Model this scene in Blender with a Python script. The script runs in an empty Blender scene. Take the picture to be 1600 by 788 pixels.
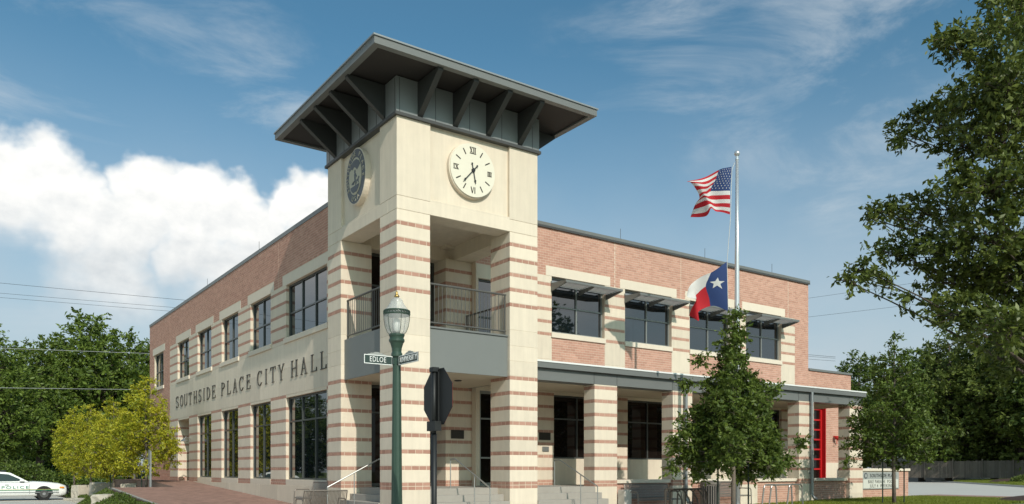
import bpy, bmesh, math, random
import numpy as np
from mathutils import Vector, Matrix
R = math.radians
random.seed(7)
S = bpy.context.scene
COL = S.collection

# ------------------------------------------------------------------ camera, sky, sun, exposure
cam = bpy.data.cameras.new("camera")
cam.sensor_width = 36.0
cam.lens = 36.0 * 1270 / 1600
cam.shift_y = 342.0 / 1600
cam.clip_end = 3000
camo = bpy.data.objects.new("camera", cam)
COL.objects.link(camo)
camo.location = (-9.03, -17.617, 1.5)
camo.rotation_euler = (R(90), 0, -R(35.205))
S.camera = camo

SUN = Vector((-0.266, -1.41, 1.0)).normalized()          # towards the sun
sun = bpy.data.lights.new("sun", 'SUN')
sun.energy = 2.25
sun.angle = R(0.55)
sun.color = (1.0, 0.935, 0.85)
suno = bpy.data.objects.new("sun", sun)
COL.objects.link(suno)
suno.rotation_euler = SUN.to_track_quat('Z', 'Y').to_euler()

W = bpy.data.worlds.new("World")
S.world = W
W.use_nodes = True
W.cycles.sampling_method = 'MANUAL'
W.cycles.sample_map_resolution = 512
S.view_settings.view_transform = 'Standard'
S.view_settings.look = 'None'
S.view_settings.exposure = 0.63
S.view_settings.gamma = 1.0
S.render.engine = 'CYCLES'
S.cycles.use_denoising = True
S.cycles.max_bounces = 8
S.cycles.transparent_max_bounces = 16


def build_sky():
    nt = W.node_tree
    N, L = nt.nodes, nt.links
    N.clear()
    out = N.new('ShaderNodeOutputWorld')
    bg = N.new('ShaderNodeBackground')
    bg.inputs['Strength'].default_value = 0.112
    L.new(bg.outputs[0], out.inputs[0])
    sky = N.new('ShaderNodeTexSky')
    sky.sky_type = 'NISHITA'
    sky.sun_disc = False
    sky.sun_elevation = math.asin(SUN.z)
    sky.sun_rotation = math.atan2(SUN.x, SUN.y)
    sky.air_density = 1.0
    sky.dust_density = 2.4
    sky.ozone_density = 3.0

    def m(op, a, b=None, c=None, clamp=False):
        n = N.new('ShaderNodeMath')
        n.operation = op
        n.use_clamp = clamp
        for i, x in enumerate((a, b, c)):
            if x is None:
                continue
            if isinstance(x, (int, float)):
                n.inputs[i].default_value = x
            else:
                L.new(x, n.inputs[i])
        return n.outputs[0]

    def noise(vec, scale, detail=6, rough=0.55, dist=0.0):
        n = N.new('ShaderNodeTexNoise')
        n.inputs['Scale'].default_value = scale
        n.inputs['Detail'].default_value = detail
        n.inputs['Roughness'].default_value = rough
        n.inputs['Distortion'].default_value = dist
        L.new(vec, n.inputs['Vector'])
        return n.outputs[0]

    def sstep(x, a, b):
        n = N.new('ShaderNodeMapRange')
        n.interpolation_type = 'SMOOTHSTEP'
        L.new(x, n.inputs[0])
        n.inputs[1].default_value = a
        n.inputs[2].default_value = b
        return n.outputs[0]
    tc = N.new('ShaderNodeTexCoord')
    sep = N.new('ShaderNodeSeparateXYZ')
    L.new(tc.outputs['Generated'], sep.inputs[0])
    az = m('ARCTAN2', sep.outputs[0], sep.outputs[1])
    el = m('ARCSINE', sep.outputs[2])
    com = N.new('ShaderNodeCombineXYZ')
    L.new(az, com.inputs[0])
    L.new(m('MULTIPLY', el, 1.25), com.inputs[1])
    P = com.outputs[0]
    # one bank of cumulus low in the north, an added western run, two more round the horizon
    na = noise(P, 16, 3)
    nb = noise(P, 17.3, 3)
    waz = m('ADD', az, m('MULTIPLY', m('SUBTRACT', na, 0.5), 0.075))
    wel = m('ADD', el, m('MULTIPLY', m('SUBTRACT', nb, 0.5), 0.06))
    bank = [(0.064, 0.292, 0.055), (0.093, 0.296, 0.053), (0.129, 0.278, 0.051), (0.196, 0.304, 0.048), (0.239, 0.288, 0.058),
            (0.229, 0.312, 0.033), (0.284, 0.293, 0.046), (0.346, 0.307, 0.035), (0.375, 0.306, 0.042), (0.405, 0.301, 0.049),
            (0.173, 0.258, 0.051), (0.316, 0.265, 0.055), (0.117, 0.257, 0.041), (0.019, 0.292, 0.061), (-0.028, 0.272, 0.061),
            (0.458, 0.297, 0.055), (0.239, 0.25, 0.048), (-0.09, 0.262, 0.055), (0.27, 0.235, 0.045), (0.36, 0.245, 0.05), (0.16, 0.205, 0.06), (0.30, 0.195, 0.07),
            (-0.2, 0.27, 0.09), (-0.36, 0.3, 0.12), (-0.55, 0.27, 0.11), (-0.75, 0.31, 0.13), (-1.0, 0.27, 0.12), (-1.25, 0.3, 0.14), (-1.55, 0.28, 0.13), (-1.8, 0.26, 0.12), (2.5, 0.24, 0.12), (2.7, 0.22, 0.1), (-2.6, 0.2, 0.12)]  # western run is out of view, added to brighten the west faces

    cw = N.new('ShaderNodeCombineXYZ')
    L.new(waz, cw.inputs[0])
    L.new(wel, cw.inputs[1])

    def cloud():
        d = None
        for (a, e, r) in bank:
            q = N.new('ShaderNodeVectorMath')
            q.operation = 'DISTANCE'
            L.new(cw.outputs[0], q.inputs[0])
            q.inputs[1].default_value = (a, e, 0)
            b = m('MULTIPLY_ADD', q.outputs['Value'], -1.0 / r, 1.0)
            d = b if d is None else m('SMOOTH_MAX', d, b, 0.10)
        return d
    dens = cloud()
    nz = N.new('ShaderNodeMapping')
    L.new(P, nz.inputs[0])
    nz.inputs['Location'].default_value = (0.006, -0.018, 0)
    n1 = noise(P, 26, 5, 0.58)
    n2 = noise(nz.outputs[0], 26, 5, 0.58)
    fine = m('MULTIPLY', m('SUBTRACT', n1, 0.5), 0.55)
    dd = m('ADD', dens, fine)
    top = sstep(dd, -0.03, 0.42)
    low = sstep(el, 0.19, 0.31)
    soft = sstep(m('ADD', dd, 0.35), 0.0, 1.0)
    alpha = m('ADD', m('MULTIPLY', top, low), m('MULTIPLY', soft, m('SUBTRACT', 1.0, low)), clamp=True)
    alpha = m('MULTIPLY', alpha, sstep(el, 0.10, 0.225), clamp=True)
    relief = m('MULTIPLY', m('SUBTRACT', n2, n1), 1.0)
    lit = m('ADD', m('ADD', m('MULTIPLY', sstep(el, 0.19, 0.32), 0.62), 0.30), relief, clamp=True)
    cc = N.new('ShaderNodeMix')
    cc.data_type = 'RGBA'
    L.new(lit, cc.inputs['Factor'])
    cc.inputs['A'].default_value = (3.6, 3.9, 4.1, 1)
    cc.inputs['B'].default_value = (6.25, 6.2, 6.0, 1)
    # thin high wisps
    mp = N.new('ShaderNodeMapping')
    L.new(P, mp.inputs[0])
    mp.inputs['Rotation'].default_value = (0, 0, R(-38))
    mp.inputs['Scale'].default_value = (1.0, 2.6, 1)
    mp.inputs['Location'].default_value = (0.33, 0.12, 0)
    w1 = noise(mp.outputs[0], 3.2, 7, 0.62, 0.6)
    w2 = noise(P, 2.1, 3, 0.5)
    wisp = m('MULTIPLY', m('MULTIPLY', sstep(w1, 0.47, 0.74), sstep(w2, 0.38, 0.56)), 0.5)
    # veil near the horizon
    veil = m('MULTIPLY', m('SUBTRACT', 1.0, sstep(el, 0.04, 0.50)), 0.80)
    veil = m('MULTIPLY', veil, m('ADD', 0.62, m('MULTIPLY', noise(P, 5.5, 6), 0.76)), clamp=True)
    # polariser: the clear sky is a little deeper and less violet than the model's
    tint = N.new('ShaderNodeMix')
    tint.data_type = 'RGBA'
    tint.blend_type = 'MULTIPLY'
    tint.inputs['Factor'].default_value = 1.0
    L.new(sky.outputs[0], tint.inputs['A'])
    tint.inputs['B'].default_value = (0.46, 0.745, 0.71, 1)
    c0 = N.new('ShaderNodeMix')
    c0.data_type = 'RGBA'
    L.new(veil, c0.inputs['Factor'])
    L.new(tint.outputs['Result'], c0.inputs['A'])
    c0.inputs['B'].default_value = (3.3, 3.65, 3.95, 1)
    c1 = N.new('ShaderNodeMix')
    c1.data_type = 'RGBA'
    L.new(wisp, c1.inputs['Factor'])
    L.new(c0.outputs['Result'], c1.inputs['A'])
    c1.inputs['B'].default_value = (4.2, 4.45, 4.55, 1)
    c2 = N.new('ShaderNodeMix')
    c2.data_type = 'RGBA'
    L.new(alpha, c2.inputs['Factor'])
    L.new(c1.outputs['Result'], c2.inputs['A'])
    L.new(cc.outputs['Result'], c2.inputs['B'])
    L.new(c2.outputs['Result'], bg.inputs['Color'])


build_sky()

# ------------------------------------------------------------------ materials
MATS = {}


def mat(name, col, rough=0.7, metal=0.0, var=0.0, nscale=6.0, bump=0.0, bscale=40.0, spec=0.5, objvar=0.0, isl=0.0,
        col2=None, ior=None, trans=0.0, streak=0.0):
    """Principled surface; var mottles the colour, isl varies it per piece of a mesh, objvar per object."""
    mt = bpy.data.materials.new(name)
    mt.use_nodes = True
    nt = mt.node_tree
    N, L = nt.nodes, nt.links
    b = N['Principled BSDF']
    b.inputs['Base Color'].default_value = (*col, 1)
    b.inputs['Roughness'].default_value = rough
    b.inputs['Metallic'].default_value = metal
    b.inputs['Specular IOR Level'].default_value = spec
    if ior:
        b.inputs['IOR'].default_value = ior
    MATS[name] = mt
    geo = N.new('ShaderNodeNewGeometry')

    def mth(op, a, c):
        n = N.new('ShaderNodeMath')
        n.operation = op
        for i, x in enumerate((a, c)):
            if isinstance(x, (int, float)):
                n.inputs[i].default_value = x
            else:
                L.new(x, n.inputs[i])
        return n.outputs[0]

    def noise(scale, detail=5, rough=0.6, vec=None):
        n = N.new('ShaderNodeTexNoise')
        n.inputs['Scale'].default_value = scale
        n.inputs['Detail'].default_value = detail
        n.inputs['Roughness'].default_value = rough
        L.new(vec or geo.outputs['Position'], n.inputs['Vector'])
        return n.outputs[0]
    f = None
    if var:
        f = mth('MULTIPLY', mth('SUBTRACT', noise(nscale), 0.5), var * 2)
    if isl:
        x = mth('MULTIPLY', mth('SUBTRACT', geo.outputs['Random Per Island'], 0.5), isl)
        f = x if f is None else mth('ADD', f, x)
    if objvar:
        oi = N.new('ShaderNodeObjectInfo')
        x = mth('MULTIPLY', mth('SUBTRACT', oi.outputs['Random'], 0.5), objvar)
        f = x if f is None else mth('ADD', f, x)
    if streak:
        mp = N.new('ShaderNodeMapping')
        L.new(geo.outputs['Position'], mp.inputs[0])
        mp.inputs['Scale'].default_value = (3.2, 3.2, 0.28)
        x = mth('MULTIPLY', mth('SUBTRACT', noise(2.0, 6, 0.65, mp.outputs[0]), 0.5), streak)
        f = x if f is None else mth('ADD', f, x)
    if f is not None:
        mul = N.new('ShaderNodeMix')
        mul.data_type = 'RGBA'
        fac = mth('ADD', f, 0.5)
        L.new(fac, mul.inputs['Factor'])
        lo, hi = (tuple(c * 0.5 for c in col), tuple(c * 1.5 for c in col))
        if col2:
            lo, hi = col, col2
        mul.inputs['A'].default_value = (*lo, 1)
        mul.inputs['B'].default_value = (*hi, 1)
        L.new(mul.outputs['Result'], b.inputs['Base Color'])
    if bump:
        bn = N.new('ShaderNodeBump')
        bn.inputs['Strength'].default_value = bump
        bn.inputs['Distance'].default_value = 0.02
        L.new(noise(bscale, 6), bn.inputs['Height'])
        L.new(bn.outputs[0], b.inputs['Normal'])
    if trans:
        tr = N.new('ShaderNodeBsdfTranslucent')
        mx = N.new('ShaderNodeMixShader')
        mx.inputs[0].default_value = trans
        if f is not None:
            L.new(mul.outputs['Result'], tr.inputs[0])
        else:
            tr.inputs[0].default_value = (*col, 1)
        L.new(b.outputs[0], mx.inputs[1])
        L.new(tr.outputs[0], mx.inputs[2])
        L.new(mx.outputs[0], N['Material Output'].inputs[0])
    return mt


STONE = mat('cast_stone', (0.68, 0.587, 0.462), 0.85, var=0.08, nscale=3.0, objvar=0.15, bump=0.15, bscale=55, streak=0.30)
STONE2 = mat('cast_stone_trim', (0.70, 0.61, 0.49), 0.85, var=0.05, nscale=5, objvar=0.06, bump=0.1, bscale=60, streak=0.10)
BRICK = mat('wall_brick', (0.39, 0.195, 0.142), 0.9, col2=(0.62, 0.35, 0.262), isl=0.5, var=0.22, nscale=1.1, bump=0.25, bscale=70)
BAND = mat('band_brick', (0.34, 0.172, 0.122), 0.9, col2=(0.54, 0.315, 0.235), isl=0.35, objvar=0.5, var=0.10, nscale=9, bump=0.25, bscale=70)
MORTAR = mat('mortar', (0.66, 0.54, 0.42), 0.95, var=0.1, nscale=20)
MORTARP = mat('pale_mortar', (0.66, 0.57, 0.44), 0.95, var=0.1, nscale=20)
GREY = mat('grey_metal', (0.155, 0.16, 0.152), 0.45, 0.0, var=0.06, nscale=2.5, bump=0.03, bscale=14)
GREYL = mat('light_grey_metal', (0.27, 0.285, 0.285), 0.4, 0.3, var=0.06, nscale=3)
GREYD = mat('dark_grey_metal', (0.055, 0.056, 0.054), 0.5, var=0.08, nscale=4)
FASCIA = mat('balcony_grey', (0.17, 0.178, 0.168), 0.55, var=0.05, nscale=2)
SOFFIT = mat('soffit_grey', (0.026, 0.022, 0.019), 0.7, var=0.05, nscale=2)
FRIEZE = mat('frieze_grey', (0.20, 0.21, 0.205), 0.4, 0.1, var=0.06, nscale=2)
BRKT = mat('bracket_grey', (0.035, 0.036, 0.034), 0.5, var=0.05, nscale=3)
WHITE = mat('white_flashing', (0.75, 0.75, 0.72), 0.4)
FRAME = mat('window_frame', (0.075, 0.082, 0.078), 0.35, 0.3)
FRAMEL = mat('lit_frame', (0.24, 0.25, 0.235), 0.4, 0.2)  # paler copy of the frame, sunlight put into its colour
PLASTER = mat('porch_soffit', (0.55, 0.47, 0.35), 0.9, var=0.05, nscale=1.5)
STEEL = mat('stainless_rail', (0.42, 0.42, 0.40), 0.38, 0.8)
RAILG = mat('balcony_rail', (0.115, 0.11, 0.10), 0.45, 0.3)
CONC = mat('concrete', (0.34, 0.31, 0.27), 0.9, var=0.12, nscale=4, bump=0.1, bscale=30, streak=0.15)
CONCL = mat('pale_concrete', (0.52, 0.49, 0.44), 0.9, var=0.08, nscale=1.2, bump=0.08, bscale=25)
BRONZE = mat('bronze', (0.045, 0.038, 0.030), 0.4, 0.6)
LETTER = mat('bronze_letter', (0.075, 0.067, 0.055), 0.5, 0.3)
RED = mat('red_paint', (0.46, 0.013, 0.014), 0.4, var=0.12, nscale=3)
BLACK = mat('black_paint', (0.009, 0.010, 0.010), 0.55)
DIAL = mat('clock_dial', (0.72, 0.67, 0.54), 0.6, var=0.03)
SEALG = mat('seal_grey', (0.075, 0.085, 0.095), 0.5, var=0.1, nscale=8)
SEALC = mat('seal_cream', (0.50, 0.46, 0.35), 0.7)


def glass_mat(name, tint, ior, wob):
    mt = bpy.data.materials.new(name)
    mt.use_nodes = True
    nt = mt.node_tree
    N, L = nt.nodes, nt.links
    b = N['Principled BSDF']
    b.inputs['Base Color'].default_value = (*tint, 1)
    b.inputs['Roughness'].default_value = 0.015
    b.inputs['IOR'].default_value = ior
    n = N.new('ShaderNodeTexNoise')
    n.inputs['Scale'].default_value = 1.1
    n.inputs['Detail'].default_value = 1
    g = N.new('ShaderNodeNewGeometry')
    L.new(g.outputs['Position'], n.inputs['Vector'])
    bp = N.new('ShaderNodeBump')
    bp.inputs['Strength'].default_value = wob
    bp.inputs['Distance'].default_value = 0.02
    L.new(n.outputs[0], bp.inputs['Height'])
    L.new(bp.outputs[0], b.inputs['Normal'])
    return mt


GLASS = glass_mat('tinted_glass', (0.006, 0.009, 0.012), 2.3, 0.10)
GLASSD = glass_mat('entrance_glass', (0.010, 0.007, 0.006), 1.33, 0.03)


def clear_glass(name, tint, fac):
    mt = bpy.data.materials.new(name)
    mt.use_nodes = True
    nt = mt.node_tree
    N, L = nt.nodes, nt.links
    b = N['Principled BSDF']
    b.inputs['Base Color'].default_value = (*tint, 1)
    b.inputs['Roughness'].default_value = 0.12
    t = N.new('ShaderNodeBsdfTransparent')
    t.inputs[0].default_value = (0.92, 0.94, 0.95, 1)
    mx = N.new('ShaderNodeMixShader')
    mx.inputs[0].default_value = fac
    L.new(t.outputs[0], mx.inputs[1])
    L.new(b.outputs[0], mx.inputs[2])
    L.new(mx.outputs[0], N['Material Output'].inputs[0])
    return mt


# ------------------------------------------------------------------ mesh helpers
class MB:
    def __init__(s):
        s.v, s.f, s.m = [], [], []

    def add(s, vs, fs, mi=0):
        o = len(s.v)
        s.v += [tuple(p) for p in vs]
        s.f += [tuple(i + o for i in f) for f in fs]
        s.m += [mi] * len(fs)
        return s

    def box(s, x0, x1, y0, y1, z0, z1, mi=0):
        vs = [(x, y, z) for z in (z0, z1) for y in (y0, y1) for x in (x0, x1)]
        return s.add(vs, [(0, 2, 3, 1), (4, 5, 7, 6), (0, 1, 5, 4), (2, 6, 7, 3), (0, 4, 6, 2), (1, 3, 7, 5)], mi)

    def cbox(s, x0, x1, y0, y1, z0, z1, c=0.006, mi=0):
        """box with chamfered edges"""
        X, Y, Z = (x0, x1), (y0, y1), (z0, z1)
        vs, idx = [], {}
        for i in (0, 1):
            for j in (0, 1):
                for k in (0, 1):
                    sx, sy, sz = (1 if i == 0 else -1), (1 if j == 0 else -1), (1 if k == 0 else -1)
                    for a in range(3):
                        p = [X[i] + sx * c, Y[j] + sy * c, Z[k] + sz * c]
                        p[a] = (X[i], Y[j], Z[k])[a]
                        idx[(i, j, k, a)] = len(vs)
                        vs.append(tuple(p))
        F = []
        for a in range(3):
            b, d = (a + 1) % 3, (a + 2) % 3
            for t in (0, 1):
                q = []
                for (u, w) in ((0, 0), (1, 0), (1, 1), (0, 1)):
                    key = [0, 0, 0]
                    key[a], key[b], key[d] = t, u, w
                    q.append(idx[(*key, a)])
                F.append(tuple(q if t else q[::-1]))
        for a in range(3):
            b, d = (a + 1) % 3, (a + 2) % 3
            for u in (0, 1):
                for w in (0, 1):
                    k0, k1 = [0, 0, 0], [0, 0, 0]
                    k0[a], k1[a] = 0, 1
                    k0[b] = k1[b] = u
                    k0[d] = k1[d] = w
                    q = (idx[(*k0, b)], idx[(*k1, b)], idx[(*k1, d)], idx[(*k0, d)])
                    F.append(q if (u == w) else q[::-1])
        for i in (0, 1):
            for j in (0, 1):
                for k in (0, 1):
                    q = (idx[(i, j, k, 0)], idx[(i, j, k, 1)], idx[(i, j, k, 2)])
                    F.append(q if (i + j + k) % 2 else q[::-1])
        return s.add(vs, F, mi)

    def prism(s, pts, a, b, axis='y', mi=0):
        """polygon pts (2-D) extruded from a to b along axis; pts lie in the other two axes"""
        def P(p, t):
            return {'y': (p[0], t, p[1]), 'x': (t, p[0], p[1]), 'z': (p[0], p[1], t)}[axis]
        n = len(pts)
        vs = [P(p, a) for p in pts] + [P(p, b) for p in pts]
        fs = [tuple(range(n)), tuple(range(2 * n - 1, n - 1, -1))]
        fs += [(i, i + n, (i + 1) % n + n, (i + 1) % n) for i in range(n)]
        return s.add(vs, fs, mi)

    def tube(s, pts, rad, n=8, mi=0, cap=True):
        pts = [Vector(p) for p in pts]
        if not hasattr(rad, '__len__'):
            rad = [rad] * len(pts)
        o = len(s.v)
        prev = None
        for i, p in enumerate(pts):
            t = (pts[min(i + 1, len(pts) - 1)] - pts[max(i - 1, 0)])
            t = t.normalized() if t.length > 1e-9 else Vector((0, 0, 1))
            if prev is None:
                a = Vector((1, 0, 0)) if abs(t.x) < 0.9 else Vector((0, 1, 0))
                prev = (a - t * a.dot(t)).normalized()
            else:
                q = prev - t * prev.dot(t)
                prev = q.normalized() if q.length > 1e-6 else prev
            c = t.cross(prev)
            for k in range(n):
                w = 2 * math.pi * k / n
                s.v.append(tuple(p + (prev * math.cos(w) + c * math.sin(w)) * rad[i]))
        for i in range(len(pts) - 1):
            for k in range(n):
                a, b = o + i * n + k, o + i * n + (k + 1) % n
                s.f.append((a, b, b + n, a + n))
                s.m.append(mi)
        if cap:
            s.f.append(tuple(o + k for k in range(n))[::-1])
            s.f.append(tuple(o + (len(pts) - 1) * n + k for k in range(n)))
            s.m += [mi, mi]
        return s

    def lathe(s, prof, n=20, c=(0, 0, 0), mi=0, flute=0):
        o = len(s.v)
        for (r, z) in prof:
            for k in range(n):
                w = 2 * math.pi * k / n
                rr = r * (1 - (flute if k % 2 else 0))
                s.v.append((c[0] + rr * math.cos(w), c[1] + rr * math.sin(w), c[2] + z))
        for i in range(len(prof) - 1):
            for k in range(n):
                a, b = o + i * n + k, o + i * n + (k + 1) % n
                s.f.append((a, b, b + n, a + n))
                s.m.append(mi)
        s.f.append(tuple(o + k for k in range(n))[::-1])
        s.f.append(tuple(o + (len(prof) - 1) * n + k for k in range(n)))
        s.m += [mi, mi]
        return s

    def mesh(s, name, mats, smooth=False):
        me = bpy.data.meshes.new(name)
        me.from_pydata(s.v, [], s.f)
        for m_ in (mats if isinstance(mats, (list, tuple)) else [mats]):
            me.materials.append(m_)
        if any(s.m):
            me.polygons.foreach_set('material_index', s.m)
        if smooth:
            me.polygons.foreach_set('use_smooth', [True] * len(me.polygons))
        me.update()
        return me

    def build(s, name, mats, parent=None, loc=(0, 0, 0), smooth=False, **kw):
        return obj(name, s.mesh(name, mats, smooth), parent, loc, **kw)


def obj(name, me, parent=None, loc=(0, 0, 0), label=None, cat=None, group=None, kind=None):
    o = bpy.data.objects.new(name, me)
    COL.objects.link(o)
    o.location = loc
    if parent is not None:
        o.parent = parent
    for k, v in (('label', label), ('category', cat), ('group', group), ('kind', kind)):
        if v:
            o[k] = v
    return o


def thing(name, loc, label, cat, group=None, rz=0.0):
    o = obj(name, None, None, loc, label, cat, group)
    o.rotation_euler = (0, 0, rz)
    return o


CB = {}


def block(name, dx, dy, dz, c, m_, parent, loc, label=None):
    """chamfered block; alike blocks share one mesh"""
    key = (name, round(dx, 3), round(dy, 3), round(dz, 3), c, m_.name)
    if key not in CB:
        CB[key] = MB().cbox(-dx / 2, dx / 2, -dy / 2, dy / 2, -dz / 2, dz / 2, c).mesh(name, m_)
    return obj(name, CB[key], parent, loc, label)


def bl(name, x0, x1, y0, y1, z0, z1, m_, parent, c=0.006):
    return block(name, x1 - x0, y1 - y0, z1 - z0, c, m_, parent, ((x0 + x1) / 2, (y0 + y1) / 2, (z0 + z1) / 2))


def text_mesh(name, body, size, m_, extrude=0.004, xs=1.0, spacing=1.0):
    cu = bpy.data.curves.new(name, 'FONT')
    cu.body = body
    cu.size = size
    cu.extrude = extrude
    cu.align_x, cu.align_y = 'CENTER', 'CENTER'
    cu.space_character = spacing
    cu.resolution_u = 3
    t = bpy.data.objects.new(name, cu)
    COL.objects.link(t)
    bpy.context.view_layer.update()
    me = bpy.data.meshes.new_from_object(t.evaluated_get(bpy.context.evaluated_depsgraph_get()))
    bpy.data.objects.remove(t)
    bpy.data.curves.remove(cu)
    me.materials.clear()
    me.materials.append(m_)
    if xs != 1.0:
        me.transform(Matrix.Diagonal((xs, 1, 1, 1)))
    me.name = name
    return me


def orient(o, xdir, ydir, loc):
    """put an object whose mesh lies in its XY plane into a plane spanned by xdir, ydir"""
    x, y = Vector(xdir).normalized(), Vector(ydir).normalized()
    z = x.cross(y)
    M = Matrix((x, y, z)).transposed().to_4x4()
    M.translation = Vector(loc)
    o.matrix_local = M


# ------------------------------------------------------------------ ground
GRASS = mat('grass_ground', (0.115, 0.145, 0.026), 0.95, var=0.25, nscale=1.5, bump=0.6, bscale=60)
PAVER = mat('brick_paver', (0.33, 0.19, 0.145), 0.9, isl=0.45, var=0.12, nscale=1.0, bump=0.2, bscale=60)
PAVERJ = mat('paver_joint', (0.30, 0.20, 0.16), 0.95, var=0.1)
DRIVE = mat('drive_concrete', (0.50, 0.47, 0.42), 0.9, var=0.10, nscale=0.35, bump=0.05, bscale=20)
SOIL = mat('mulch', (0.055, 0.028, 0.018), 0.95, var=0.3, nscale=14, bump=0.9, bscale=45)
PAINTY = mat('road_paint', (0.62, 0.60, 0.54), 0.8, var=0.1)


def sheet(name, x0, x1, y0, y1, z, m_, nx=1, ny=1, zf=None):
    vs, fs = [], []
    for j in range(ny + 1):
        for i in range(nx + 1):
            x, y = x0 + (x1 - x0) * i / nx, y0 + (y1 - y0) * j / ny
            vs.append((x, y, zf(x, y) if zf else z))
    for j in range(ny):
        for i in range(nx):
            a = j * (nx + 1) + i
            fs.append((a, a + 1, a + nx + 2, a + nx + 1))
    return MB().add(vs, fs).build(name, m_, kind='structure')


sheet('ground', -900, 900, -900, 900, -0.06, GRASS)
sheet('road', -24, -8, -200, 200, -0.03, DRIVE)
sheet('road', -200, 200, -32, -18.2, -0.034, DRIVE)
sheet('parking_lot', -8, -3.2, 17.1, 60, -0.02, DRIVE)
sheet('parking_lot', -8, -3.605, -9.5, 17.1, -0.021, DRIVE)  # unseen strip, added in pale concrete to bounce light onto the west faces
sheet('bounce_pavement', -8, 30, -12.0, -9.51, -0.02, CONCL)  # unseen pale ground added for its bounce light
sheet('bounce_pavement', 0.415, 30, -9.5, -6.51, -0.022, CONCL)  # likewise out of view, pale to throw light up at the walls
for k in range(6):
    sheet('parking_line', -7.9, -3.6, 23.2 + k * 2.7, 23.32 + k * 2.7, -0.012, PAINTY)
for sx in (-24.15, -8.0):
    MB().cbox(sx, sx + 0.15, -6.0, 21.4, -0.2, 0.12, 0.02).build('kerb', CONCL, kind='structure')


def ramp_z(y):
    return max(0.06, min(1.045, 0.44 + 0.0465 * (y - 8.2)))


def walk_z(x):
    return min(0.40, 0.08 + 0.016 * x)


def plaza_slab(name, x0, x1, y0, y1, dz=0.0, m_=PAVERJ):
    ny = 24
    vs, fs = [], []
    for j in range(ny + 1):
        y = y0 + (y1 - y0) * j / ny
        z = ramp_z(y) + dz
        vs += [(x0, y, z), (x1, y, z), (x0, y, -0.3), (x1, y, -0.3)]
    for j in range(ny):
        a = j * 4
        fs += [(a, a + 1, a + 5, a + 4), (a, a + 4, a + 6, a + 2), (a + 1, a + 3, a + 7, a + 5)]
    fs += [(0, 2, 3, 1), (ny * 4, ny * 4 + 1, ny * 4 + 3, ny * 4 + 2)]
    return MB().add(vs, fs).build(name, m_, kind='structure')


plaza = plaza_slab('plaza', -3.5, 0.41, -9.5, 17.0)
plaza2 = plaza_slab('plaza', -1.25, 0.41, 17.0, 31.0)
sheet('front_walk', 0.41, 13.5, -6.5, 3.0, 0, CONCL, 8, 1, lambda x, y: walk_z(x))
sheet('lawn', 13.5, 25.5, -6.5, 3.0, 0, GRASS, 8, 1, lambda x, y: walk_z(x))
sheet('lawn', -7.5, 30.0, -18.0, -12.01, -0.04, GRASS)
plaza_slab('kerb', -3.60, -3.505, 5.0, 17.0, 0.002, CONC)


def pavers(name, x0, x1, y0, y1, parent, zf, lx=0.2, ly=0.1):
    """herringbone-free running bond pavers laid as thin real tiles"""
    mb = MB()
    j, y = 0, y0
    while y < y1 - 1e-6:
        x = x0 - (lx / 2 if j % 2 else 0)
        while x < x1 - 1e-6:
            a, b = max(x, x0) + 0.004, min(x + lx, x1) - 0.004
            if b - a > 0.02:
                za, zb = zf(y) + 0.004, zf(min(y + ly, y1)) + 0.004
                d = random.uniform(0, 0.003)
                mb.add([(a, y + 0.004, za + d), (b, y + 0.004, za + d), (b, y + ly - 0.004, zb + d), (a, y + ly - 0.004, zb + d)], [(0, 1, 2, 3)])
            x += lx
        y += ly
        j += 1
    return mb.build(name, PAVER, parent, kind='stuff')


pavers('pavers', -3.5, 0.36, 5.0, 17.0, plaza, ramp_z)
pavers('pavers', -1.25, 0.36, 17.0, 30.9, plaza2, ramp_z)

# concrete drive running off to the right, brick crossing and verges
def poly_sheet(name, pts, z, m_):
    return MB().add([(x, y, z) for x, y in pts], [tuple(range(len(pts)))]).build(name, m_, kind='structure')


poly_sheet('lawn', [(25.5, -60), (170, -60), (170, 130), (24.5, 130), (24.5, 3.0), (25.5, 3.0)], 0.21, GRASS)
poly_sheet('driveway', [(28, -6.5), (57.5, -6.5), (57.5, 9.8), (102, 43.5), (112, 66), (92, 66), (33, 6.5), (28, 3.0)], 0.25, DRIVE)
poly_sheet('crossing', [(25.6, -6.5), (30.6, -6.5), (31.6, 3.2), (25.6, 3.0)], 0.33, PAVER)
for (xa, ya, xb, yb) in ((57.5, -6.5, 57.5, 9.8), (57.5, 9.8, 102, 43.5)):
    d_ = Vector((xb - xa, yb - ya, 0))
    n_ = Vector((d_.y, -d_.x, 0)).normalized() * 0.18
    a_, b_ = Vector((xa, ya, 0)), Vector((xb, yb, 0))
    MB().add([a_ + Vector((0, 0, .1)), b_ + Vector((0, 0, .1)), b_ + Vector((0, 0, .38)), a_ + Vector((0, 0, .38)), a_ + n_ + Vector((0, 0, .1)), b_ + n_ + Vector((0, 0, .1)), b_ + n_ + Vector((0, 0, .38)), a_ + n_ + Vector((0, 0, .38))],
             [(0, 1, 2, 3), (7, 6, 5, 4), (3, 2, 6, 7), (0, 3, 7, 4), (1, 5, 6, 2)]).build('kerb', CONCL, kind='structure')
KX = lambda y: 57.7 if y < 9.8 else 57.7 + (y - 9.8) * 44.5 / 33.7


def verge_z(x, y):
    return 0.385 + 0.40 * max(0.0, min(1.0, (x - KX(y)) / 20.0))


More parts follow.
